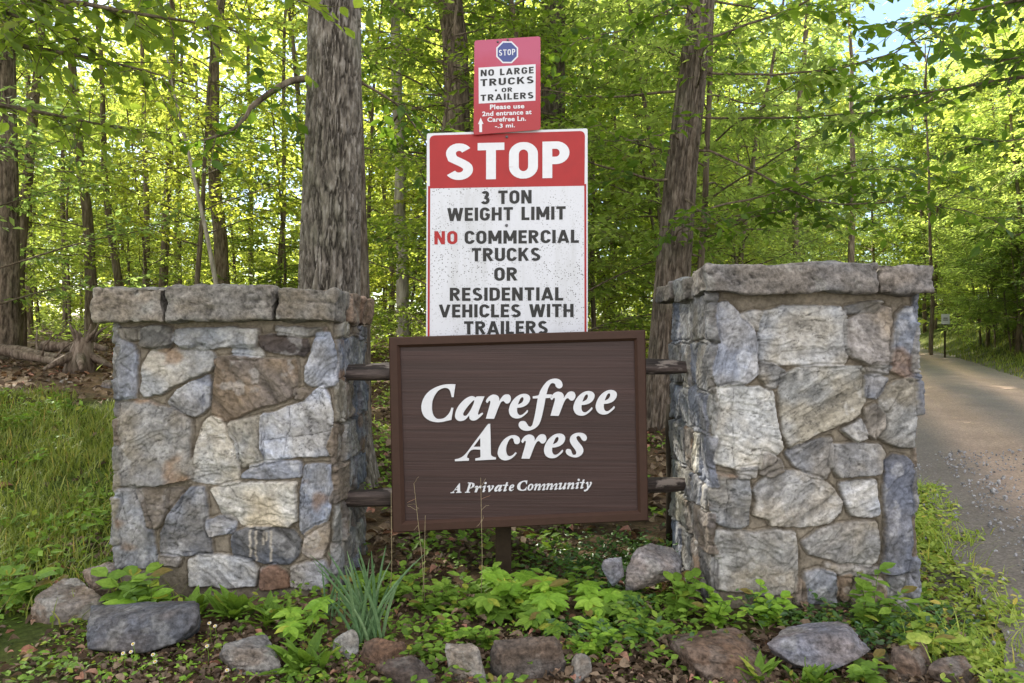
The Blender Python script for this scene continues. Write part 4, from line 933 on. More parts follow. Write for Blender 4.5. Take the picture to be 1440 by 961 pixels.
def font_text(txt, q, pl, off, name, mat, parent, o, bold=.02):
    cu = bpy.data.curves.new('txt', 'FONT'); cu.body = txt; cu.offset = bold; cu.resolution_u = 4; cu.space_character = 1.06
    ob = bpy.data.objects.new('txt', cu); COL.objects.link(ob); dg = bpy.context.evaluated_depsgraph_get()
    me = bpy.data.meshes.new_from_object(ob.evaluated_get(dg)); bpy.data.objects.remove(ob); bpy.data.curves.remove(cu)
    co = np.array([v.co[:] for v in me.vertices]); lo, hi = co.min(0), co.max(0)
    me2 = bpy.data.meshes.new(name)
    vv = []
    for c in co:
        X_, Y_ = lerpq(q, (c[0] - lo[0]) / (hi[0] - lo[0]), 1 - (c[1] - lo[1]) / (hi[1] - lo[1])); vv.append(tuple(pl(X_, Y_, off) - o))
    me2.from_pydata(vv, [], [list(p.vertices) for p in me.polygons]); me2.update()
    return link(name, me2, mat, parent)
def rrect(q, r0, which=(1, 1, 1, 1), n=6):
    """quad with rounded corners, pixels"""
    out = []; q = [np.array(p, float) for p in q]
    for i in range(4):
        p, a, b = q[i], q[i - 1], q[(i + 1) % 4]
        if not which[i]: out.append(tuple(p)); continue
        da = (a - p) / np.linalg.norm(a - p); db = (b - p) / np.linalg.norm(b - p)
        s, e = p + da * r0, p + db * r0
        for k in range(n + 1):
            t = k / n; out.append(tuple((1 - t) ** 2 * s + 2 * t * (1 - t) * p + t * t * e))
    return out
def dot(cx_, cy_, r, n=14): return [(cx_ + r * math.cos(6.2832 * i / n), cy_ + r * math.sin(6.2832 * i / n)) for i in range(n)]

# --- tall STOP board
o = np.array(P(712, 720, 3.42)); o[2] = gz(o[0], o[1])
stop = empty('weight_limit_sign', o, 'tall white and red STOP 3 TON WEIGHT LIMIT board behind the brown sign', 'road sign')
pl = Plane(712, 320, 3.38, R(6))
plate(pl, [rrect([(600.3, 187.8), (826.3, 180.8), (826.6, 510), (599, 510)], 3)], -.003, 0, 'panel', M['signwhite_plain'], stop, o)[1]()
plate(pl, [rrect([(604, 190.8), (822.6, 184.3), (822, 261.5), (604.5, 265.2)], 8, (1, 1, 0, 0)), dot(-1, -1, .1, 3)][:1], -.001, .0006, 'red_header', M['redink'], stop, o)[1]()
plate(pl, [[(605.8, 265.4), (821.2, 261.8), (821.6, 505), (605, 505)]], -.001, .0006, 'white_face', M['pepper'], stop, o)[1]()
merge_plates(pl, [([[(602.0, 262), (605.0, 262), (604.0, 506), (601.2, 506)]], -.001, .0009), ([[(821.6, 259), (824.4, 259), (824.8, 506), (822.0, 506)]], -.001, .0009)], 'red_border', M['redink'], stop, o)
stroke_text('STOP', [(626, 202.5), (800.5, 198.8), (800.5, 250.2), (626, 253.8)], pl, .0012, 'stop_lettering', M['letter'], stop, o, gap=.10, pen=.205)
for i, (tx, q) in enumerate([('3 TON', [(676.3, 268.9), (747.6, 267.4), (747.6, 286.4), (676.3, 287.8)]), ('WEIGHT LIMIT', [(629.3, 292.8), (795.4, 290.3), (795.4, 309), (629.3, 311.4)]),
        ('COMMERCIAL', [(653.3, 324.9), (814, 323.2), (814, 341.8), (653.3, 343.6)]), ('TRUCKS', [(663.3, 349.2), (759.9, 348.4), (759.9, 367.2), (663.3, 368)]), ('OR', [(694.9, 376.3), (727.4, 376.1), (727.4, 395.1), (694.9, 395.3)]),
        ('RESIDENTIAL', [(632.5, 404.9), (791.9, 404.1), (791.9, 422.9), (632.5, 423.5)]), ('VEHICLES WITH', [(617.5, 428.4), (806.5, 427.6), (806.5, 446.2), (617.5, 446.9)]), ('TRAILERS', [(652.5, 452), (770.2, 451.4), (770.2, 470.2), (652.5, 470.7)])]):
    stroke_text(tx, q, pl, .0012, 'black_lettering', M['ink'], stop, o, gap=.105)
stroke_text('NO', [(610.8, 325.4), (643.3, 325), (643.3, 343.7), (610.8, 344.2)], pl, .0012, 'red_lettering', M['redink'], stop, o)
for bx, by in ((712.6, 192.8), (712.2, 317.2)):
    mb = MB(); c = pl(bx, by, .0) - o; mb.tube([c, c + pl.n * .004, c + pl.n * .006], [.0065, .0065, .0035], 12); mb.build('bolt', M['bolt'], stop)
mb = MB(); pz = P(708, 740, 3.44)
c0 = np.array([pz.x, 3.455, 0]) - o; c0[2] = 0
mb.box(c0 + [0, 0, .95], (.036, .036, 1.15)); mb.build('post', M['post'], stop, False)
# --- small red board on top
pl2 = Plane(713, 118, 3.365, R(6))
o = np.array(P(713, 183, 3.365))
small = empty('detour_sign', o, 'small faded red STOP NO LARGE TRUCKS OR TRAILERS board above the tall one', 'road sign')
plate(pl2, [rrect([(667.2, 57.2), (760, 51.2), (760.2, 182.5), (665.8, 190)], 4)], -.002, 0, 'panel', M['pink'], small, o)[1]()
def octo(cx_, cy_, r): return [(cx_ + r * math.cos(R(22.5 + 45 * i)) / math.cos(R(22.5)), cy_ + r * math.sin(R(22.5 + 45 * i)) / math.cos(R(22.5))) for i in range(8)]
merge_plates(pl2, [([octo(713.2, 73.8, 15.4)], -.001, .0005), ([[(672.9, 95.6), (753.2, 90.5), (753, 141.8), (673.3, 146)]], -.001, .0005)], 'white_patch', M['signwhite_plain'], small, o)
plate(pl2, [octo(713.2, 73.8, 13.4)], 0, .0009, 'blue_octagon', M['signblue'], small, o)[1]()
stroke_text('STOP', [(701.2, 70.4), (724.6, 69), (724.8, 77.6), (701.4, 79)], pl2, .0013, 'octagon_lettering', M['letter'], small, o, pen=.15)
for tx, q in [('NO LARGE', [(675.9, 98.7), (750.4, 94.1), (750.4, 103.4), (675.9, 107.8)]), ('TRUCKS', [(675.6, 111.8), (750.4, 107.3), (750.4, 117.4), (675.6, 121.8)]), ('OR', [(705.3, 124), (720.4, 123.1), (720.4, 129.3), (705.3, 130.1)]), ('TRAILERS', [(675.8, 133.7), (750.2, 129.6), (750.2, 138.6), (675.8, 142.5)])]:
    stroke_text(tx, q, pl2, .0011, 'black_lettering', M['ink'], small, o, gap=.15, pen=.19)
plate(pl2, [dot(697.4, 127.4, 1.5)], 0, .0011, 'bullet', M['ink'], small, o)[1]()
for tx, q in [('Please use', [(689, 147.6), (737.3, 146), (737.3, 152.6), (689, 154.4)]), ('2nd entrance at', [(678.1, 157.2), (747.5, 154.2), (747.5, 160.9), (678.1, 163.9)]), ('Carefree Ln.', [(685.4, 165.3), (739.7, 163.5), (739.7, 170.2), (685.4, 172)]), ('-.3 mi.', [(695.9, 174.6), (724.1, 173.4), (724.1, 179.4), (695.9, 180.6)])]:
    font_text(tx, q, pl2, .0011, 'white_lettering', M['letter'], small, o, .028)
plate(pl2, [[(676, 165.7), (679.8, 174.6), (677.8, 174.6), (677.9, 186), (674, 186.2), (674, 174.8), (672.2, 174.8)]], 0, .0011, 'arrow', M['letter'], small, o)[1]()
for bx, by in ((714, 56.3), (700, 59.2)):
    mb = MB(); c = pl2(bx, by, .0) - o; mb.tube([c, c + pl2.n * .004], [.005, .004], 10); mb.build('bolt', M['bolt'], small)

# --- wooden community sign
PLW = Plane(729, 606, 3.25, R(-3.2))
o = np.array(P(729, 740, 3.25))
wood = empty('community_sign', o, 'tilted brown wooden Carefree Acres sign hung between the pillars', 'sign')
OUT = [(547, 474.6), (907.3, 464.2), (911.5, 732), (552.5, 748.9)]; INN = [(562, 488.8), (892, 479.4), (897.2, 718.4), (569.3, 733.6)]
plate(PLW, [INN], -.03, -.012, 'panel', M['panel'], wood, o)[1]()
fr = MB()
def bevel_bar(a, b, c, d):
    """one mitred frame side: outer a-b, inner c-d"""
    global fr
    def mid(p, q_, t): return (p[0] + (q_[0] - p[0]) * t, p[1] + (q_[1] - p[1]) * t)
    prof = [(0, -.035), (0, .004), (.1, .009), (.75, .009), (1, -.006), (1, -.035)]
    V = []
    for t, off in prof: V += [PLW(*mid(a, d, t), off) - o, PLW(*mid(b, c, t), off) - o]
    n = len(prof)
    fr.add(V, [[2 * i, 2 * ((i + 1) % n), 2 * ((i + 1) % n) + 1, 2 * i + 1] for i in range(n)])
for i in range(4):
    j = (i + 1) % 4; bevel_bar(OUT[i], OUT[j], INN[j], INN[i])
fr.build('frame', M['frame'], wood, False)
def smooth_loop(l, keep=62):
    """closed Catmull-Rom through traced points; sharp where the outline turns hard"""
    p = np.array(l, float); n = len(p); out = []
    d0 = p - np.roll(p, 1, 0); d1 = np.roll(p, -1, 0) - p
    ang = np.degrees(np.arccos(np.clip((d0 * d1).sum(1) / (np.linalg.norm(d0, axis=1) * np.linalg.norm(d1, axis=1) + 1e-9), -1, 1)))
    tan = (np.roll(p, -1, 0) - np.roll(p, 1, 0)) / 2
    for i in range(n):
        j = (i + 1) % n; L = np.linalg.norm(p[j] - p[i])
        m0 = (p[j] - p[i]) if ang[i] > keep else tan[i] / (np.linalg.norm(tan[i]) + 1e-9) * L
        m1 = (p[j] - p[i]) if ang[j] > keep else tan[j] / (np.linalg.norm(tan[j]) + 1e-9) * L
        for k in range(4):
            t = k / 4; h00 = 2 * t ** 3 - 3 * t * t + 1; h10 = t ** 3 - 2 * t * t + t; h01 = -2 * t ** 3 + 3 * t * t; h11 = t ** 3 - t * t
            out.append(tuple(h00 * p[i] + h10 * m0 + h01 * p[j] + h11 * m1))
    return out
def crop(l, ox, oy, s): return [(ox + u / s, oy + v / s) for u, v in l]
gC = [crop([(578,152),(520,150),(430,155),(340,180),(250,225),(180,290),(135,370),(118,450),(128,530),(160,590),(210,630),(270,655),(340,664),(410,658),(470,643),(522,633),(536,550),(550,472),(523,468),(505,520),(470,570),(420,610),(365,622),(320,615),(285,580),(265,520),(260,450),(270,370),(300,300),(345,240),(395,210),(440,200),(480,210),(505,240),(520,290),(527,325),(553,325),(565,240)], 580, 525, 9.6)]
ga = [crop([(970,316),(865,318),(850,335),(835,322),(800,312),(750,325),(690,365),(630,430),(590,500),(573,570),(580,610),(610,640),(650,648),(700,635),(740,600),(765,570),(768,610),(790,635),(825,642),(865,630),(910,595),(952,555),(945,537),(925,542),(890,568),(882,550),(900,490),(935,400)], 580, 525, 9.6),
      crop([(835,365),(815,375),(780,410),(730,470),(690,530),(683,565),(700,580),(730,570),(770,520),(800,465),(825,410)], 580, 525, 9.6)]
gr_ = [crop([(1005,405),(988,385),(1000,355),(1035,315),(1080,293),(1120,295),(1155,315),(1170,345),(1168,380),(1195,340),(1230,300),(1275,288),(1310,300),(1328,340),(1320,380),(1295,408),(1265,410),(1245,395),(1230,378),(1205,385),(1180,420),(1150,490),(1120,570),(1100,618),(990,615),(1010,545),(1040,440),(1050,395),(1048,375),(1030,378),(1020,395)], 580, 525, 9.6)]
ge = [crop([(1020,442),(1008,433),(985,460),(940,495),(910,497),(890,480),(880,445),(882,405),(930,400),(985,380),(1025,345),(1045,300),(1042,265),(1015,238),(970,228),(915,240),(860,275),(810,335),(780,410),(778,455),(795,500),(830,530),(880,540),(930,530),(980,495),(1015,460)], 720, 525, 9),
      crop([(890,365),(905,325),(925,285),(945,270),(960,275),(962,300),(945,335),(915,355)], 720, 525, 9)]
gf = [crop([(640,150),(630,180),(600,195),(570,185),(553,165),(545,140),(525,128),(495,132),(470,165),(450,215),(436,270),(505,272),(505,312),(425,318),(410,400),(385,520),(360,610),(330,665),(290,700),(245,722),(190,732),(135,722),(95,690),(83,655),(95,622),(130,608),(165,615),(190,645),(210,675),(235,683),(255,660),(267,620),(282,560),(300,470),(315,380),(325,320),(262,322),(262,296),(300,290),(335,280),(355,230),(390,170),(440,110),(490,80),(545,70),(590,78),(625,105)], 720, 525, 9)]
gA = [crop([(405,45),(385,48),(330,120),(250,225),(180,320),(140,360),(100,380),(65,388),(65,405),(200,400),(200,380),(180,372),(185,350),(225,297),(310,293),(312,340),(310,365),(290,375),(262,380),(262,398),(460,388),(462,370),(430,362),(415,345),(412,300),(409,150)], 630, 590, 6.857),
      crop([(310,180),(245,268),(311,266)], 630, 590, 6.857)]
gc = [crop([(662,328),(648,320),(625,345),(595,358),(575,350),(562,320),(560,280),(570,240),(590,200),(610,183),(628,190),(635,215),(645,235),(670,240),(690,225),(692,190),(670,165),(635,155),(585,165),(535,200),(495,260),(478,320),(485,355),(510,385),(550,397),(600,385),(640,355)], 630, 590, 6.857)]
gs = [crop([(1340,180),(1330,205),(1310,210),(1290,195),(1275,170),(1255,160),(1238,172),(1245,200),(1275,240),(1300,275),(1305,310),(1285,345),(1245,367),(1200,365),(1155,345),(1135,315),(1145,292),(1165,288),(1185,298),(1195,325),(1210,345),(1232,342),(1238,320),(1220,285),(1190,245),(1175,210),(1180,175),(1205,148),(1250,132),(1300,135),(1330,155)], 630, 590, 6.857)]
def shift(g, dx, dy): return [[(x + dx, y + dy) for x, y in l] for l in g]
big = [gC, ga, gr_, shift(ge, -90.8, 3.9), gf, shift(gr_, 91, -4.1), ge, shift(ge, 31.4, -1.6), gA, gc, shift(gr_, 50, 56.3), shift(ge, -41.4, 59.9), gs]
merge_plates(PLW, [([smooth_loop(l) for l in g], -.013, -.004) for g in big], 'large_lettering', M['letter'], wood, o)
# small line: caps and lower case in units of x-height = 1 (slanted by hand)
def quadstem(x0, x1, w_, y0=0., y1=1., sl=.28): return [(x0 + sl * y0, -y0), (x0 + w_ + sl * y0, -y0), (x1 + w_ + sl * y1, -y1), (x1 + sl * y1, -y1)]
def st(x, w_=.26, y0=0., y1=1.): return [[quadstem(x, x, w_, y0, y1)]]
SM = {}
def fromtrace(g):
    a = np.array(g[0]); lo, hi = a.min(0), a.max(0); H_ = 34.0
    return [[[((x - lo[0]) / H_, (y - hi[1]) / H_) for x, y in l] for l in g]]
for ch, g in (('C', gC), ('a', ga), ('r', gr_), ('e', ge), ('A', gA)): SM[ch] = [[smooth_loop(l) for l in gg] for gg in fromtrace(g)]
def ell(cx_, cy_, rx, ry, n=20, sl=.28): return [(cx_ + rx * math.cos(6.2832 * i / n) - sl * (-(cy_ + ry * math.sin(6.2832 * i / n))) * -1 * 1, cy_ + ry * math.sin(6.2832 * i / n)) for i in range(n)]
SM['o'] = [[ell(.45, -.5, .43, .52), ell(.45, -.5, .16, .38)]]
SM['i'] = st(.05) + [[dot(.52, -1.38, .17)]] + [[[(-.02, -.72), (.2, -.9), (.3, -.98), (.3, -.8)]], [[(.1, 0), (.3, 0), (.5, -.2), (.42, -.26)]]]
SM['n'] = st(.0) + [[[(.3, -.5), (.62, -.92), (.9, -1.02), (1.02, -.86), (.96, -.55), (.78, 0), (.52, 0), (.74, -.62), (.74, -.76), (.56, -.7), (.26, -.3)]]] + [[[(.7, 0), (.8, 0), (1.05, -.2), (.97, -.26)]], [[(-.02, -.72), (.2, -.95), (.3, -.98), (.3, -.8)]]]
SM['m'] = SM['n'] + [[[(x + .68, y) for x, y in l] for l in g] for g in SM['n'][1:3]]
SM['u'] = st(.02) + st(.62) + [[[(.06, -.1), (.14, .02), (.34, .02), (.62, -.18), (.8, -.5), (.72, -.5), (.5, -.22), (.34, -.16)]], [[(.7, 0), (.84, 0), (1.08, -.22), (1.0, -.28)]], [[(0, -.78), (.2, -.98), (.3, -1.0), (.3, -.82)]]]
SM['t'] = st(.06, .25, 0, 1.38) + [[[(.02, -.86), (.02, -1.0), (.72, -1.0), (.7, -.86)]], [[(.1, 0), (.32, .0), (.56, -.2), (.48, -.26)]]]
SM['v'] = [[[(.05, -.8), (.28, -1.0), (.46, -1.0), (.48, -.3), (.72, -.72), (.62, -.95), (.85, -1.02), (.95, -.85), (.8, -.5), (.4, .02), (.24, .02), (.26, -.7), (.12, -.72)]]]
SM['y'] = [[[(.15, -.82), (.38, -1.0), (.55, -1.0), (.60, -.25), (.85, -.75), (.76, -.95), (1.0, -1.02), (1.1, -.85), (.9, -.4), (.45, .28), (.1, .48), (-.1, .42), (-.08, .24), (.12, .22), (.38, .02), (.34, -.7), (.2, -.74)]]]
SM['P'] = [[quadstem(.18, .18, .3, 0, 1.5)], [[(.0, 0), (.72, 0), (.74, -.1), (.02, -.1)]], [[(.42, -1.56), (.95, -1.56), (1.3, -1.42), (1.36, -1.1), (1.2, -.82), (.85, -.66), (.55, -.66), (.56, -.76), (.78, -.78), (.98, -.95), (1.06, -1.2), (.98, -1.42), (.8, -1.46), (.4, -1.46)]]]
items = []
for ch, xa, xb in [('A',633.2,648.6),('P',653.4,667.2),('r',667,676.8),('i',677.4,684.2),('v',684.4,694.6),('a',694.8,706.4),('t',707,714.6),('e',715.4,723),('C',727,741.6),('o',741.6,750.2),('m',750.6,767.4),('m',767.6,784.4),('u',785,796.8),('n',797,808),('i',808.6,815.6),('t',815.6,822.4),('y',821.2,832.6)]:
    allp = np.array([p for g in SM[ch] for l in g for p in l]); lo, hi = allp.min(0), allp.max(0)
    hsc = 9.0
    for k, g in enumerate(SM[ch]):
        loops = []
        for l in g: loops.append([(xa + (x - lo[0]) / (hi[0] - lo[0]) * (xb - xa), 694.2 - (xa - 633) * .0352 + y * hsc) for x, y in l])
        items.append((loops, -.013, -.006 + .0003 * k))
merge_plates(PLW, items, 'small_lettering', M['letter'], wood, o)

# --- split rails
def rail(ax, ay, aD, bx, by, bD, label, seed):
    rg = np.random.default_rng(seed); a, b = np.array(P(ax, ay, aD)), np.array(P(bx, by, bD)); o = (a + b) / 2
    t = np.linspace(0, 1, 60); p = a + (b - a) * t[:, None] - o
    p[:, 2] += .008 * vn(t * 6 + seed, t * 0); p[:, 1] += .01 * vn(t * 5 + seed, t * 0 + 3)
    r = np.interp(t, [0, .06, .2, .8, .93, 1], [.030, .036, .041, .039, .034, .024])
    n = 22; th = np.linspace(0, 6.2832, n, endpoint=False); T, A = np.meshgrid(t, th, indexing='ij')
    rr = r[:, None] * (1 + .10 * fbm(np.cos(A) * 1.2 + seed, np.sin(A) * 1.2, T * 4, oc=2) + .10 * fbm(np.cos(A) * 3 + seed, np.sin(A) * 3, T * 9, oc=3) + .12 * np.cos(3 * A + seed))
    V = p[:, None] + np.stack([0 * rr, rr * np.cos(A), rr * np.sin(A)], -1)
    i = np.arange(59)[:, None] * n; j = np.arange(n)[None]; j2 = (j + 1) % n
    Q = np.stack([i + j, i + j2, i + n + j2, i + n + j], -1).reshape(-1, 4)
    ob = link('split_rail', np_mesh('split_rail', V.reshape(-1, 3), [Q, np.array([list(range(n))]), np.array([[59 * n + k for k in range(n)][::-1]])], True), M['rail'])
    ob.location = o; tag(ob, label, 'fence rail', 'split rails carrying the brown sign')
rail(462, 527, 3.34, 977, 515, 3.39, 'upper weathered split rail passing behind the top of the brown sign', 2)
rail(458, 701, 3.34, 978, 680, 3.39, 'lower weathered split rail passing behind the foot of the brown sign', 5)
mb = MB(); pz = P(946, 720, 3.86); g = gz(pz.x, 3.86)
pts = np.array([(0, 0, -.15), (.004, 0, .3), (-.004, 0, .6), (0, 0, .72)]); mb.tube(pts, [.038, .036, .034, .03], 10)
ob = mb.build('fence_post', M['post'], None); ob.location = (pz.x, 3.86, g); tag(ob, 'dark wooden post stub standing behind the right pillar', 'fence post')

# ------------------------------------------------------------------ rocks, logs
def rock(name, label, x0, y0, x1, y1, D, c, seed, depth=.8, flat=.5, cuts=8, group=None, sink=.7, lich=.25, tilt=0, hull=None):
    rg = np.random.default_rng(seed)
    if hull:
        hp = np.array([P(*q) for q in hull]); hp = np.concatenate([hp, [[*P(hull[0][0], hull[0][1], hull[0][2])[:2], hp[:, 2].min() - .05]]])
        h0 = (hp.min(0) + hp.max(0)) / 2; bm = bmesh.new(); [bm.verts.new(q - h0) for q in hp]; bmesh.ops.convex_hull(bm, input=bm.verts); bm.normal_update()
        hn = np.array([f.normal[:] for f in bm.faces]); hd = np.array([f.normal.dot(f.verts[0].co) for f in bm.faces]); bm.free()
    a, b = P(x0, y1, D), P(x1, y0, D); wx, hz = (b.x - a.x) / 2, (b.z - a.z) / 2
    bm = bmesh.new(); bmesh.ops.create_icosphere(bm, subdivisions=6, radius=1)
    n = np.array([v.co[:] for v in bm.verts]); Q = np.array([[v.index for v in f.verts] for f in bm.faces]); bm.free()
    nn = norm(rg.normal(0, 1, (cuts, 3)) * [1, 1, .8]); dd = rg.uniform(.42, .80, cuts)
    nn = np.concatenate([nn, [[rg.normal(0, .12), -.15, 1]]]); nn = norm(nn); dd = np.append(dd, .60)
    with np.errstate(divide='ignore'): q = np.where(n @ nn.T > .05, dd / np.maximum(n @ nn.T, .05), 9)
    r = 1 / ((1 / np.minimum(q, 1.25)) ** 42).sum(1) ** (1 / 42); r = np.minimum(r, 1.2)
    if hull:
        with np.errstate(divide='ignore'): q = np.where(n @ hn.T > 1e-3, hd / np.maximum(n @ hn.T, 1e-3), 9)
        r = 1 / ((1 / np.minimum(q, 9)) ** 60).sum(1) ** (1 / 60)
    p = n * r[:, None]; s = seed * 3.1
    if hull: sc_ = np.ptp(hp, axis=0) / 2; p = p / sc_
    p += n * (.06 * fbm(p[:, 0] * 2 + s, p[:, 1] * 2, p[:, 2] * 2, oc=6, g=.6) + .035 * fbm(p[:, 0] * 3 + s, p[:, 1] * 4, p[:, 2] * 16, oc=4) + .05 * (np.floor(fbm(p[:, 0] * 1.6 + s + 21, p[:, 1] * 1.6, p[:, 2] * 2.6, oc=4) * 5) / 5) - .04 * np.exp(-(fbm(p[:, 0] * 2 + s + 5, p[:, 1] * 2, p[:, 2] * 6, oc=3) / .03) ** 2))[:, None]
    if hull: p = p * sc_
    else:
        lo, hi = p.min(0), p.max(0); p = (p - (lo + hi) / 2) / ((hi - lo) / 2)
        full = hz * (1 + sink)
        p = p * [wx, wx * depth, full]
        p[:, 2] += tilt * p[:, 0]
    base = np.array(srgb(c)) * .82; mixn = sstep(.5 + 1.1 * fbm(p[:, 0] * 9 + s, p[:, 1] * 9, p[:, 2] * 14, oc=4))[:, None]
    cc = base * (np.array([1.12, .98, .85]) * (1 - mixn) + np.array([.95, .98, 1.02]) * mixn) * (1 + .75 * fbm(p[:, 0] * 22 + s, p[:, 1] * 22, p[:, 2] * 50, oc=5, g=.65))[:, None]
    lk = sstep((fbm(p[:, 0] * 16 + s, p[:, 1] * 16, p[:, 2] * 16 + 7, oc=4) - .12) / .22)[:, None] * lich
    cc = cc * (1 - lk) + np.array((.34, .34, .32)) * lk
    ob = link(name, np_mesh(name, p, Q, True, np.clip(cc, .01, .8)), M['rock'])
    ce = (a + b) / 2; ob.location = (ce.x, D + wx * depth * .6, ce.z - hz * sink); ob.rotation_euler = (0, 0, rg.uniform(-.2, .2))
    if hull: ob.location = h0; ob.rotation_euler = (0, 0, 0)
    return tag(ob, label, 'rock', group)
RK = 'rocks edging the planting bed'
rock('rock', 'large dark grey angular slab lying before the left pillar', 121, 843, 281, 912, 2.62, (92, 94, 100), 4, .55, lich=.2, group=RK, hull=[(128,851,2.84),(279,843,2.80),(139,886,2.63),(186,877,2.62),(232,862,2.62),(281,850,2.66),(122,870,2.70),(124,913,2.60),(205,918,2.58),(244,906,2.58),(276,880,2.62),(130,900,2.9),(282,890,2.86)])
rock('rock', 'speckled grey lichen rock behind the dark slab at far left', 38, 830, 142, 888, 2.92, (128, 120, 112), 6, .9, lich=.5, group=RK)
rock('rock', 'small pale rock tucked against the left pillar foot', 114, 798, 158, 830, 3.10, (136, 126, 116), 7, .8, lich=.4, group=RK)
rock('rock', 'flat grey rock half buried near the white flowers', 298, 905, 400, 952, 2.50, (128, 124, 120), 8, .6, lich=.4, group=RK)
rock('rock', 'small light grey stone beneath the daffodil leaves', 466, 892, 503, 926, 2.6, (150, 148, 142), 9, .7, lich=.5, group=RK)
rock('rock', 'flat reddish brown rock at the bottom edge below the daffodils', 500, 908, 592, 952, 2.5, (104, 86, 74), 10, .6, lich=.1, group=RK)
rock('rock', 'dark brown rock at the bottom edge in front of the reddish one', 535, 932, 612, 980, 2.36, (84, 76, 72), 11, .6, lich=.15, group=RK)
rock('rock', 'light grey blocky rock at the bottom edge below the sign', 624, 911, 690, 966, 2.42, (142, 140, 136), 12, .6, lich=.5, group=RK)
rock('rock', 'rounded dark grey rock right of the light blocky one', 686, 903, 798, 956, 2.45, (96, 88, 82), 13, .55, lich=.12, group=RK)
rock('rock', 'small narrow grey rock right of the rounded dark one', 802, 922, 834, 960, 2.42, (128, 124, 118), 14, .8, lich=.4, group=RK)
rock('rock', 'grey boulder between the brown sign and the right pillar', 877, 760, 960, 816, 3.05, (134, 132, 134), 15, .7, lich=.4, group=RK, hull=[(879,803,3.05),(894,772,3.12),(916,763,3.18),(946,769,3.2),(959,788,3.14),(957,812,3.06),(905,818,3.02),(930,800,3.02),(900,790,3.26),(955,795,3.28)])
rock('rock', 'small bluish rock beside the grey boulder', 846, 788, 880, 812, 3.02, (124, 128, 140), 16, .7, group=RK)
rock('rock', 'broad flat brown rock before the right pillar', 932, 880, 1068, 968, 2.48, (110, 94, 82), 17, .7, lich=.12, group=RK, hull=[(935,894,2.68),(1034,880,2.70),(1067,914,2.58),(1100,944,2.50),(966,912,2.48),(1040,930,2.42),(1078,951,2.40),(976,936,2.45),(1010,968,2.40),(1060,975,2.38),(1106,968,2.44),(940,910,2.75),(1062,905,2.75)])
rock('rock', 'rounded blue grey rock before the right pillar', 1074, 872, 1226, 944, 2.5, (122, 122, 130), 18, .6, lich=.3, group=RK, hull=[(1108,880,2.68),(1164,872,2.68),(1190,876,2.62),(1076,905,2.52),(1132,893,2.50),(1196,888,2.50),(1227,914,2.52),(1212,927,2.46),(1160,946,2.42),(1118,935,2.44),(1090,925,2.7),(1200,920,2.7)])
rock('rock', 'brown rock near the bottom right corner beside green weeds', 1256, 916, 1322, 962, 2.45, (112, 98, 88), 19, .7, lich=.2, group=RK)
rock('rock', 'low brown stone nearest the bottom right road edge', 1306, 934, 1382, 972, 2.4, (104, 92, 84), 20, .7, lich=.2, group=RK)
rock('rock', 'pale stone in the leaf litter on the left bank', 78, 533, 100, 549, 7.2, (150, 148, 146), 24, .8)
rock('rock', 'grey stone half hidden by grass on the left bank', 136, 535, 158, 548, 7.1, (126, 122, 120), 25, .8)
def log(ax, ay, aD, bx, by, bD, r, label, seed):
    a, b = np.array(P(ax, ay, aD)), np.array(P(bx, by, bD)); o = (a + b) / 2; rg = np.random.default_rng(seed)
    t = np.linspace(0, 1, 24); p = a + (b - a) * t[:, None] - o; p[:, 2] += .04 * vn(t * 4 + seed, t * 0)
    mb = MB(); mb.tube(p, r * np.linspace(1, .55, 24) * (1 + .15 * vn(t * 11, t * 0 + seed)), 12)
    for k in range(4):
        q = p[rg.integers(6, 22)]; mb.tube(walk(q, rg.normal(0, 1, 3) + [0, 0, .8], .35, 4, .15, 0, rg), np.linspace(r * .25, .006, 5), 5)
    ob = mb.build('fallen_log', M['deadwood']); ob.location = o; tag(ob, label, 'log')
log(-30, 492, 9.0, 100, 503, 8.6, .085, 'long weathered fallen log on the leaf bank at far left', 1)
log(20, 500, 8.4, 112, 511, 8.1, .055, 'thinner grey log lying in front of the long fallen log', 2)
log(60, 486, 8.9, 150, 486, 8.8, .07, 'grey log end behind the broken stump', 4)
# broken stump
b0 = P(113, 512, 8.0); g = gz(b0.x, 8.0); mb = MB(); rg = np.random.default_rng(9)
mb.tube([(0, 0, -.1), (.02, 0, .15), (.05, 0, .28)], [.17, .11, .08], 12)
for k in range(7):
    an = k * .9; mb.tube(walk((.05 * math.cos(an) + .04, .05 * math.sin(an), .22), (math.cos(an) * .4 + .2, math.sin(an) * .4, 1), rg.uniform(.12, .28), 4, .15, 0, rg), np.linspace(.035, .006, 5), 6)
for k in range(6):
    an = k * 1.05; mb.tube([(0.05 * math.cos(an), .05 * math.sin(an), .1), (.22 * math.cos(an), .22 * math.sin(an), .03), (.38 * math.cos(an), .38 * math.sin(an), -.05)], [.06, .04, .015], 6)
ob = mb.build('tree_stump', M['deadwood']); ob.location = (b0.x, 8.0, max(g, b0.z)); tag(ob, 'broken splintered grey stump in the leaf litter behind the left pillar', 'stump')

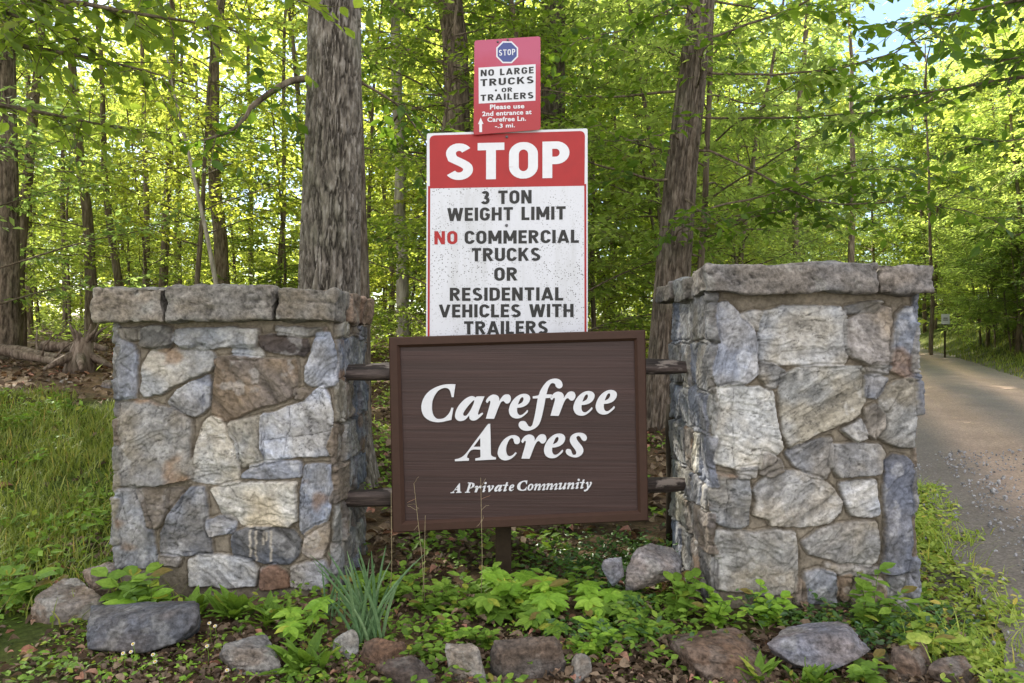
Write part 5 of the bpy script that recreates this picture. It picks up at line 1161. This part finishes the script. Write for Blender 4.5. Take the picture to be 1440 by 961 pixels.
# ------------------------------------------------------------------ far little sign and wires
sp = P(1329.5, 449, 24); o = np.array([sp.x, 24, gz(sp.x, 24)]); far = empty('notice_sign', o, 'tiny white notice sign beside the road bend', 'road sign')
mb = MB(); mb.box((0, 0, sp.z - o[2]), (.13, .006, .16)); mb.build('panel', M['signwhite_plain'], far, False)
mb = MB(); mb.box((0, -.008, sp.z - o[2] + .03), (.07, .002, .012)); mb.box((0, -.008, sp.z - o[2] - .03), (.08, .002, .012)); mb.build('lettering', M['ink'], far, False)
mb = MB(); mb.box((0, .03, (sp.z - o[2]) / 2), (.02, .02, (sp.z - o[2]) / 2 + .1)); mb.build('post', M['post'], far, False)
for k, lab in ((0, 'upper pale utility wire crossing the trees at the right edge'), (1, 'lower pale utility wire crossing the trees at the right edge')):
    a, b = np.array(P(1395, 266 + k * 3, 13)), np.array(P(1520, 158 + k * 8, 7)); mb = MB(); mb.tube([a, (a + b) / 2 - [0, 0, .03], b], [.006] * 3, 6)
    tag(mb.build('utility_wire', M['wire']), lab, 'wire')

# ------------------------------------------------------------------ ground cover
def blocked(x, y):
    """inside a pillar"""
    return ((x > -1.68) & (x < -.72) & (y > 3.12) & (y < 3.78)) | ((x > .77) & (x < 1.63) & (y > 2.98) & (y < 3.74))
def points(n, x0, x1, y0, y1, dens, rg):
    x = rg.uniform(x0, x1, n); y = rg.uniform(y0, y1, n); k = (rg.random(n) < dens(x, y)) & ~blocked(x, y); x, y = x[k], y[k]
    return np.stack([x, y, zt(x, y)], 1)
def clump(x, y, s=2.2, o=0, th=.0, wd=.35): return sstep((fbm(x * s + o, y * s + o * 1.7, oc=3) - th) / wd + .5)
# grass on the left
def blades(p, ln, wd, rg, name, mat, bend=.5, label=None, cat=None, segs=3):
    n = len(p); an = rg.uniform(0, 6.28, n); L = ln * rg.uniform(.45, 1.25, n); d = np.stack([np.cos(an), np.sin(an), 0 * an], 1); s = np.stack([-np.sin(an), np.cos(an), 0 * an], 1)
    bd = bend * rg.uniform(.3, 1.5, n); k = segs + 1; V = np.zeros((n, 2 * k, 3))
    for i in range(k):
        t = i / segs; c = p + d * (L * bd * t * t)[:, None] + np.array([0, 0, 1.]) * (L * (t - .35 * bd * t * t))[:, None]
        w_ = (wd * (1 - t ** 1.5) * rg.uniform(.9, 1.1, n) * .5 + .0003)[:, None]
        V[:, 2 * i] = c - s * w_; V[:, 2 * i + 1] = c + s * w_
    b = (np.arange(n) * 2 * k)[:, None, None]; q = np.array([[2 * i, 2 * i + 1, 2 * i + 3, 2 * i + 2] for i in range(segs)])[None]
    return tag(link(name, np_mesh(name, V.reshape(-1, 3), (b + q).reshape(-1, 4), False), M[mat]), label, cat, kind='stuff')
rg = np.random.default_rng(200)
gd = lambda x, y: sstep((-x - 1.15 - .25 * (y > 3.6) * 0) / .5) * sstep((6.7 + .5 * vn(x * 2, y * 0) - y) / .6) * (.35 + .65 * clump(x, y, 3)) * sstep((y - 2.75) / .5)
blades(points(85000, -6.5, -1.2, 2.6, 8.5, gd, rg), .105, .0075, rg, 'grass', 'grass', .7, 'long green grass on the bank left of the left pillar', 'grass')
gd2 = lambda x, y: .5 * sstep((road_sd(x, y) - 1.3) / .3) * sstep((4.3 - road_sd(x, y)) / 1.2)
blades(points(70000, 5, 24, 8, 34, gd2, rg), .22, .02, rg, 'verge_grass', 'grass', .6, 'grass verge along the far side of the gravel road', 'grass', 2)
# generic low leaves
def lowleaves(p, size, hmax, rg, name, mat, label, cat, tpl=LT8, up=.6, wid=1.0):
    n = len(p); lv = Leaves(); q = p.copy(); q[:, 2] += rg.uniform(.0, 1, n) ** 1.3 * hmax * (.4 + .6 * clump(p[:, 0], p[:, 1], 4, 5))
    an = rg.uniform(0, 6.28, n); a = np.stack([np.cos(an), np.sin(an), rg.normal(.1, .35, n)], 1)
    lv.add(q, a, np.array([0, -.25, 1.]) + rg.normal(0, .4, (n, 3)), size * rg.uniform(.55, 1.25, n))
    return tag(link(name, lv.mesh(name, tpl, wid), M[mat]), label, cat, kind='stuff')
front = lambda x, y: sstep((y - 2.2) / .15) * sstep((3.65 - y) / .4) * sstep((road_sd(x, y) * -1 - 1.35) / .2)
lowleaves(points(60000, -1.9, 1.75, 2.2, 4.6, lambda x, y: sstep((y - 2.5) / .3) * sstep((x + .1) / .7) * sstep((4.0 - y) / .5) * clump(x, y, 3, 3, -.15), rg), .030, .10, rg, 'periwinkle', 'herb_dark', 'dark glossy creeping groundcover around the foot of the right pillar', 'ground cover', wid=.9)
lowleaves(points(17000, -2.3, 1.75, 2.2, 3.7, lambda x, y: front(x, y) * clump(x, y, 3.5, 11, .12) * .75, rg), .034, .08, rg, 'low_weeds', 'herb', 'low bright green weeds scattered over the planting bed', 'ground cover')
lowleaves(points(8000, -1.7, 1.4, 2.2, 3.0, lambda x, y: front(x, y) * clump(x, y, 4, 21, .05), rg), .022, .03, rg, 'chickweed', 'herb_bright', 'tiny yellow green chickweed between the front rocks', 'ground cover', LT4)
lowleaves(points(26000, -6.0, -1.3, 2.6, 7.0, lambda x, y: gd(x, y) * clump(x, y, 2.5, 31, .05), rg), .055, .10, rg, 'bank_weeds', 'herb', 'broadleaf weeds mixed into the grass on the left bank', 'ground cover', LT4)
vg = lambda x, y: sstep((-1.22 + .12 * fbm(x * 3, y * 3, oc=3) - road_sd(x, y)) / .12) * sstep((road_sd(x, y) + 2.25) / .3) * sstep((x - 1.3) / .25)
lowleaves(points(48000, 1.3, 3.4, 1.9, 5.2, lambda x, y: vg(x, y) * (.5 + .65 * clump(x, y, 3, 41)), rg), .036, .07, rg, 'verge_weeds', 'verge', 'bright yellow green weeds between the right pillar and the road', 'ground cover', wid=.85)
lowleaves(points(26000, -1.4, 3.4, 3.5, 9.5, lambda x, y: clump(x, y, 1.6, 51, .0) * (road_sd(x, y) < -1.9), rg), .05, .08, rg, 'forest_seedlings', 'herb', 'patches of green seedlings on the wood floor behind the signs', 'ground cover', LT4)
lowleaves(points(60000, -16, 18, 7, 27, lambda x, y: clump(x, y, .8, 61, -.1) * (np.abs(road_sd(x, y)) > 2.6) * np.maximum(sstep((x + 4.2) / 1), sstep((y - 11) / 1.5)), rg), .11, .7, rg, 'forest_undergrowth', 'leaf', 'leafy undergrowth carpeting the wood floor farther back', 'undergrowth', LT4)
# dead leaves
def litter(p, size, rg, name, label):
    n = len(p); lv = Leaves(); q = p.copy(); q[:, 2] += rg.uniform(.002, .022, n)
    an = rg.uniform(0, 6.28, n); lv.add(q, np.stack([np.cos(an), np.sin(an), rg.normal(0, .3, n)], 1), np.array([0, 0, 1.]) + rg.normal(0, .45, (n, 3)), size * rg.uniform(.35, 1.25, n))
    tpl = (LT8[0] * [1, 1.15, 4.2], LT8[1], LT8[2])
    tag(link(name, lv.mesh(name, tpl), M['litter']), label, 'fallen leaves', kind='stuff')
litter(points(6500, -2.4, 1.9, 2.15, 3.9, lambda x, y: (road_sd(x, y) < -1.5) * (.35 + .65 * clump(x, y, 3, 71)), rg), .048, rg, 'fallen_leaves', 'brown dead leaves littering the planting bed')
litter(points(5000, -1.7, 1.9, 2.2, 2.75, lambda x, y: (road_sd(x, y) < -1.6) * (.3 + .7 * clump(x, y, 4, 91)), rg), .036, rg, 'leaf_litter', 'small curled dead leaves and debris around the front rocks')
litter(points(14000, -7, 4.5, 3.8, 13, lambda x, y: (road_sd(x, y) < -1.9) * (1 - .8 * gd(x, y)) * (.4 + .6 * clump(x, y, 1.5, 81)), rg), .09, rg, 'forest_litter', 'brown dead leaves covering the wood floor and left bank')
# gravel
p = points(9000, 1.2, 5.5, 1.8, 6.5, lambda x, y: sstep((1.55 - np.abs(road_sd(x, y))) / .2) * (.25 + .75 * np.exp(-((road_sd(x, y) + 1.15) / .35) ** 2)), rg)
bm = bmesh.new(); bmesh.ops.create_icosphere(bm, subdivisions=1, radius=1); vv = np.array([v.co[:] for v in bm.verts]); ff = np.array([[v.index for v in f.verts] for f in bm.faces]); bm.free()
n = len(p); s = rg.uniform(.003, .009, n) * (1 + (rg.random(n) < .05)); Vp = vv[None] * (s[:, None] * rg.uniform(.6, 1.3, (n, 3)))[:, None] * (1 + rg.normal(0, .12, (n, len(vv), 1)))
pz = np.maximum(p[:, 2], road_z(p[:, 1]) + .03 * (np.abs(road_sd(p[:, 0], p[:, 1])) < 1.2)); Vp = Vp + np.stack([p[:, 0], p[:, 1], pz + s * .4], 1)[:, None]
cg = np.repeat(np.array(srgb((150, 150, 154)))[None] * rg.uniform(.5, 1.4, (n, 1)), len(vv), 0)
blades(points(9000, 1.3, 3.4, 1.9, 5.2, lambda x, y: vg(x, y) * clump(x, y, 4, 101), rg), .13, .006, rg, 'verge_blades', 'verge', .7, 'grass blades among the weeds beside the road', 'grass')
tag(link('gravel', np_mesh('gravel', Vp.reshape(-1, 3), ((np.arange(n) * len(vv))[:, None, None] + ff[None]).reshape(-1, 3), False, cg), M['rock']), 'loose grey gravel along the near edge of the road', 'gravel', kind='stuff')

# ------------------------------------------------------------------ single plants
def daffodil(px, py, D, label, nb, ln, seed):
    rg = np.random.default_rng(seed); b = P(px, py, D); z = gz(b.x, D); mb = MB()
    for i in range(nb):
        an = rg.uniform(0, 6.28); ln_ = ln * rg.uniform(.45, 1.12); lean = rg.uniform(.03, .75); wd = rg.uniform(.0040, .0068); k = 7
        base = np.array([rg.normal(0, .035), rg.normal(0, .025), -.01]); d = np.array([math.cos(an), math.sin(an) * .6, 0]); tw = rg.uniform(-.6, .6) + (math.pi / 2 if abs(d[1]) > .5 else 0)
        s0 = np.array([math.cos(tw * .5), math.sin(tw * .5), 0]); V = []
        for j in range(k):
            t = j / (k - 1); c = base + d * ln_ * lean * t ** 1.7 + np.array([0, 0, ln_ * (t - .12 * lean * t * t)]); ww = wd * (1 - max(0, t - .75) / .25 * .85)
            fold = np.array([-s0[1], s0[0], 0]) * ww * .35
            V += [c - s0 * ww + fold, c, c + s0 * ww + fold]
        mb.add(V, [q for j in range(k - 1) for q in ([3 * j, 3 * j + 1, 3 * j + 4, 3 * j + 3], [3 * j + 1, 3 * j + 2, 3 * j + 5, 3 * j + 4])])
    ob = mb.build('daffodil_clump', M['daffodil'], None, False); ob.location = (b.x, D, z); tag(ob, label, 'plant')
daffodil(516, 885, 2.70, 'clump of upright blue green daffodil leaves before the left pillar', 40, .34, 3)
daffodil(470, 850, 2.9, 'small thin tuft of daffodil leaves left of the main clump', 7, .22, 5)
def plant(name, label, cat, px, py, D, stems, hgt, size, mat, seed, kind='pinnate', spread=.5, wid=1.0, group=None, nl=7):
    rg = np.random.default_rng(seed); b = P(px, py, D); z = gz(b.x, D); t = empty(name, (b.x, D, z), label, cat, group); mb = MB(); lv = Leaves()
    for i in range(stems):
        an = rg.uniform(0, 6.28); d = np.array([math.cos(an) * spread, math.sin(an) * spread, 1]); L = hgt * rg.uniform(.6, 1.1)
        pts = walk((rg.normal(0, .02), rg.normal(0, .02), -.01), d, L, 6, .09, .02, rg); mb.tube(pts, np.linspace(.0028, .0012, 7), 5, cap=False)
        if kind == 'palmate':          # leaflets fanning from the stem top, and a smaller whorl lower down
            for q, m_, sc in ((pts[-1], nl, 1), (pts[4], 5, .75)):
                a0 = rg.uniform(0, 6.28); tilt = rg.normal(0, .18, 3)
                for k in range(m_):
                    a = a0 + k * 6.2832 / m_ * .92; lv.add(q, (math.cos(a), math.sin(a), -.12 + .2 * math.sin(a)), np.array([0, -.3, 1]) + tilt, size * sc * rg.uniform(.8, 1.1))
        elif kind == 'rosette':
            pass
        else:
            for k in range(1, 7):
                for sgn in (-1, 1):
                    a = an + sgn * rg.uniform(.7, 1.5) + k * .8 * (kind == 'spiral'); lv.add(pts[k], (math.cos(a), math.sin(a), rg.uniform(-.2, .35)), np.array([0, -.35, 1]) + rg.normal(0, .25, 3), size * rg.uniform(.6, 1.1) * (1.1 - .05 * k))
            lv.add(pts[-1], (math.cos(an), math.sin(an), .3), (0, -.3, 1), size)
    if kind == 'rosette':
        for k in range(stems * 4):
            an = rg.uniform(0, 6.28); lv.add((rg.normal(0, .02), rg.normal(0, .02), .005), (math.cos(an), math.sin(an), rg.uniform(.3, 1.6)), np.array([-math.cos(an), -math.sin(an), 1.2]), size * rg.uniform(.6, 1.15))
        mb.tube([(0, 0, -.02), (0, 0, .02)], [.006, .004], 6)
    mb.build('stems', M['herb'], t); link('leaves', lv.mesh('leaves', LT8, wid), M[mat], t)
    return t
PG = 'seedlings below the brown sign'
for i, (px, py, D, st_, hg, sz, mt, kd, lab) in enumerate([
    (735, 800, 3.05, 3, .16, .075, 'herb_bright', 'spiral', 'tall bright green seedling right under the middle of the brown sign'),
    (790, 825, 2.95, 4, .12, .070, 'herb_bright', 'palmate', 'bright palmate leaved seedling below the right half of the brown sign'),
    (700, 830, 2.95, 4, .10, .062, 'herb', 'palmate', 'darker palmate seedling left of the bright palmate one'),
    (835, 815, 2.98, 3, .10, .060, 'herb_bright', 'palmate', 'yellow green palmate seedling nearest the small bluish rock'),
    (650, 815, 3.0, 5, .11, .050, 'herb', 'spiral', 'bushy mid green herb under the left half of the brown sign'),
    (610, 820, 3.0, 4, .10, .045, 'herb', 'spiral', 'small herb between daffodils and brown sign'),
    (760, 850, 2.8, 4, .09, .055, 'herb', 'palmate', 'low palmate seedling in front of the brown sign centre'),
    (690, 870, 2.7, 4, .07, .04, 'herb', 'spiral', 'small leafy herb in the dead leaves before the brown sign'),
    (640, 865, 2.72, 4, .09, .036, 'herb_bright', 'spiral', 'round leaved seedling right of the daffodil clump'),
    (820, 890, 2.62, 4, .09, .042, 'herb_bright', 'spiral', 'light green seedling above the small narrow rock'),
    (735, 915, 2.5, 4, .06, .034, 'herb', 'spiral', 'tiny herb growing beside the rounded dark rock'),
    (520, 805, 3.1, 5, .10, .055, 'herb', 'spiral', 'broad leaved herb behind the daffodil clump at the pillar foot'),
    (850, 860, 2.75, 5, .08, .05, 'herb_bright', 'spiral', 'pale low herb above the rounded dark rock'),
    (915, 860, 2.72, 5, .08, .05, 'herb', 'spiral', 'low herb behind the broad flat brown rock'),
    (560, 800, 3.15, 4, .12, .05, 'herb', 'spiral', 'leafy herb behind the daffodil clump near the lower rail'),
    (875, 830, 2.9, 4, .10, .055, 'herb', 'palmate', 'darker palmate seedling in front of the small bluish rock'),
    (720, 790, 3.2, 4, .12, .06, 'herb_bright', 'palmate', 'bright palmate seedling behind the tall seedling under the sign'),
    (670, 795, 3.2, 4, .11, .05, 'herb', 'spiral', 'leafy herb under the lower edge of the brown sign, left of its post'),
    (800, 790, 3.2, 4, .12, .05, 'herb', 'spiral', 'leafy herb under the lower edge of the brown sign, right of its post'),
    (590, 900, 2.6, 3, .06, .034, 'herb', 'spiral', 'tiny herb above the reddish brown rock')]):
    plant('seedling', lab, 'plant', px, py, D, st_ + 2, hg * 1.15, sz * 1.2, mt, 300 + i, kd, .75)
for i, (px, py, D, st_, hg, sz, mt, kd, wid, lab) in enumerate([
    (190, 830, 2.98, 6, .17, .085, 'herb', 'spiral', 1.25, 'broad heart leaved plant at the left foot of the left pillar'),
    (205, 845, 2.9, 5, .10, .075, 'herb_bright', 'spiral', 1.25, 'paler broad leaved plant just behind the dark slab'),
    (330, 835, 2.92, 7, .1, .125, 'herb', 'rosette', .6, 'tuft of long dock leaves below the left pillar'),
    (270, 838, 2.94, 5, .1, .10, 'herb', 'rosette', .6, 'smaller dock tuft left of the long dock leaves'),
    (385, 850, 2.86, 5, .1, .10, 'herb', 'rosette', .6, 'dock tuft below the right corner of the left pillar'),
    (430, 880, 2.72, 3, .13, .06, 'herb_bright', 'palmate', .9, 'drooping palmate seedling left of the daffodil clump'),
    (430, 930, 2.5, 5, .1, .13, 'herb', 'rosette', .55, 'long leaved rosette at the bottom edge right of the flat grey rock'),
    (25, 800, 3.05, 4, .14, .09, 'herb', 'spiral', 1.0, 'leafy weed at the far left edge among the grass'),
    (955, 830, 2.9, 4, .19, .075, 'herb', 'spiral', .9, 'upright leafy plant before the grey boulder'),
    (1020, 850, 2.85, 5, .15, .05, 'herb_bright', 'spiral', 1.2, 'round leaved plant at the left foot of the right pillar'),
    (1075, 850, 2.85, 5, .13, .05, 'herb_bright', 'spiral', 1.2, 'bright round leaved plant against the front of the right pillar'),
    (1225, 865, 2.82, 5, .22, .075, 'herb', 'spiral', .9, 'tall leafy plant at the right foot of the right pillar'),
    (1060, 930, 2.42, 5, .1, .10, 'herb', 'rosette', .55, 'long leaved tuft growing between the brown and blue grey rocks'),
    (1140, 945, 2.38, 5, .1, .09, 'herb', 'rosette', .6, 'leafy tuft under the front of the blue grey rock'),
    (1215, 940, 2.42, 4, .1, .06, 'herb', 'spiral', .9, 'leafy weed right of the blue grey rock'),
    (1290, 900, 2.62, 5, .14, .07, 'verge', 'spiral', .9, 'yellow green weed behind the brown rock at lower right')]):
    plant('wild_plant', lab, 'plant', px, py, D, st_ + 1, hg * 1.1, sz * 1.1, mt, 340 + i, kd, .55, wid)
# white flowers
for i, (px, py, D) in enumerate([(174, 918, 2.48), (185, 916, 2.5), (216, 920, 2.5), (219, 930, 2.46), (292, 908, 2.52), (295, 876, 2.66), (303, 880, 2.64), (320, 942, 2.44), (188, 905, 2.54)]):
    b = P(px, py, D); z = gz(b.x, D); t = empty('white_flower', (b.x, D, z), 'small white daisy like flower near the dark slab', 'flower', 'small white flowers near the dark slab')
    hh = max(.03, b.z - z); mb = MB(); mb.tube([(0, 0, -.01), (.004, 0, hh * .6), (0, -.004, hh)], [.0012] * 3, 4); mb.build('stem', M['herb'], t)
    lv = Leaves(); nn = np.array([0, -.6, .8])
    for k in range(9):
        a = k * .698; lv.add((0, -.004, hh), (math.cos(a), .8 * math.sin(a), .6 * math.sin(a)), nn, .008)
    link('petals', lv.mesh('petals'), M['petal'], t)
    mb = MB(); mb.tube([(0, -.004, hh - .001), (0, -.007, hh + .003)], [.0035, .0025], 8); mb.build('eye', M['eye'], t)
# dry stalks before the sign
for i, (px, y0, y1, D, lx, lab) in enumerate([(592, 800, 725, 3.0, 6, 'dry grass stalk standing before the left corner of the brown sign'), (598, 795, 680, 3.02, -16, 'branched dry weed stalk before the lower left of the brown sign'), (676, 790, 672, 3.02, 0, 'thin seedling stalk rising in front of the small sign lettering'), (548, 790, 690, 3.0, 2, 'pale straw stalk left of the brown sign')]):
    a, b = np.array(P(px, y0, D)), np.array(P(px + lx, y1, D)); a[2] = gz(a[0], D) - .01; mb = MB(); rg = np.random.default_rng(500 + i)
    pts = np.array([a, a * .6 + b * .4 + [.006, 0, 0], b]) - a; mb.tube(pts, [.0016, .0013, .0007], 5)
    if i in (1, 2):
        for k in range(6): mb.tube(walk(pts[1] + (pts[2] - pts[1]) * rg.uniform(.4, 1), rg.normal(0, 1, 3) + [0, 0, .6], .045, 3, .2, 0, rg), [.0008, .0007, .0006, .0005], 4)
    ob = mb.build('dry_stalk', M['straw']); ob.location = a; tag(ob, lab, 'dry stalk')
print('UNDERSTORY', NUND, 'VERTS', sum(len(m.vertices) for m in bpy.data.meshes))
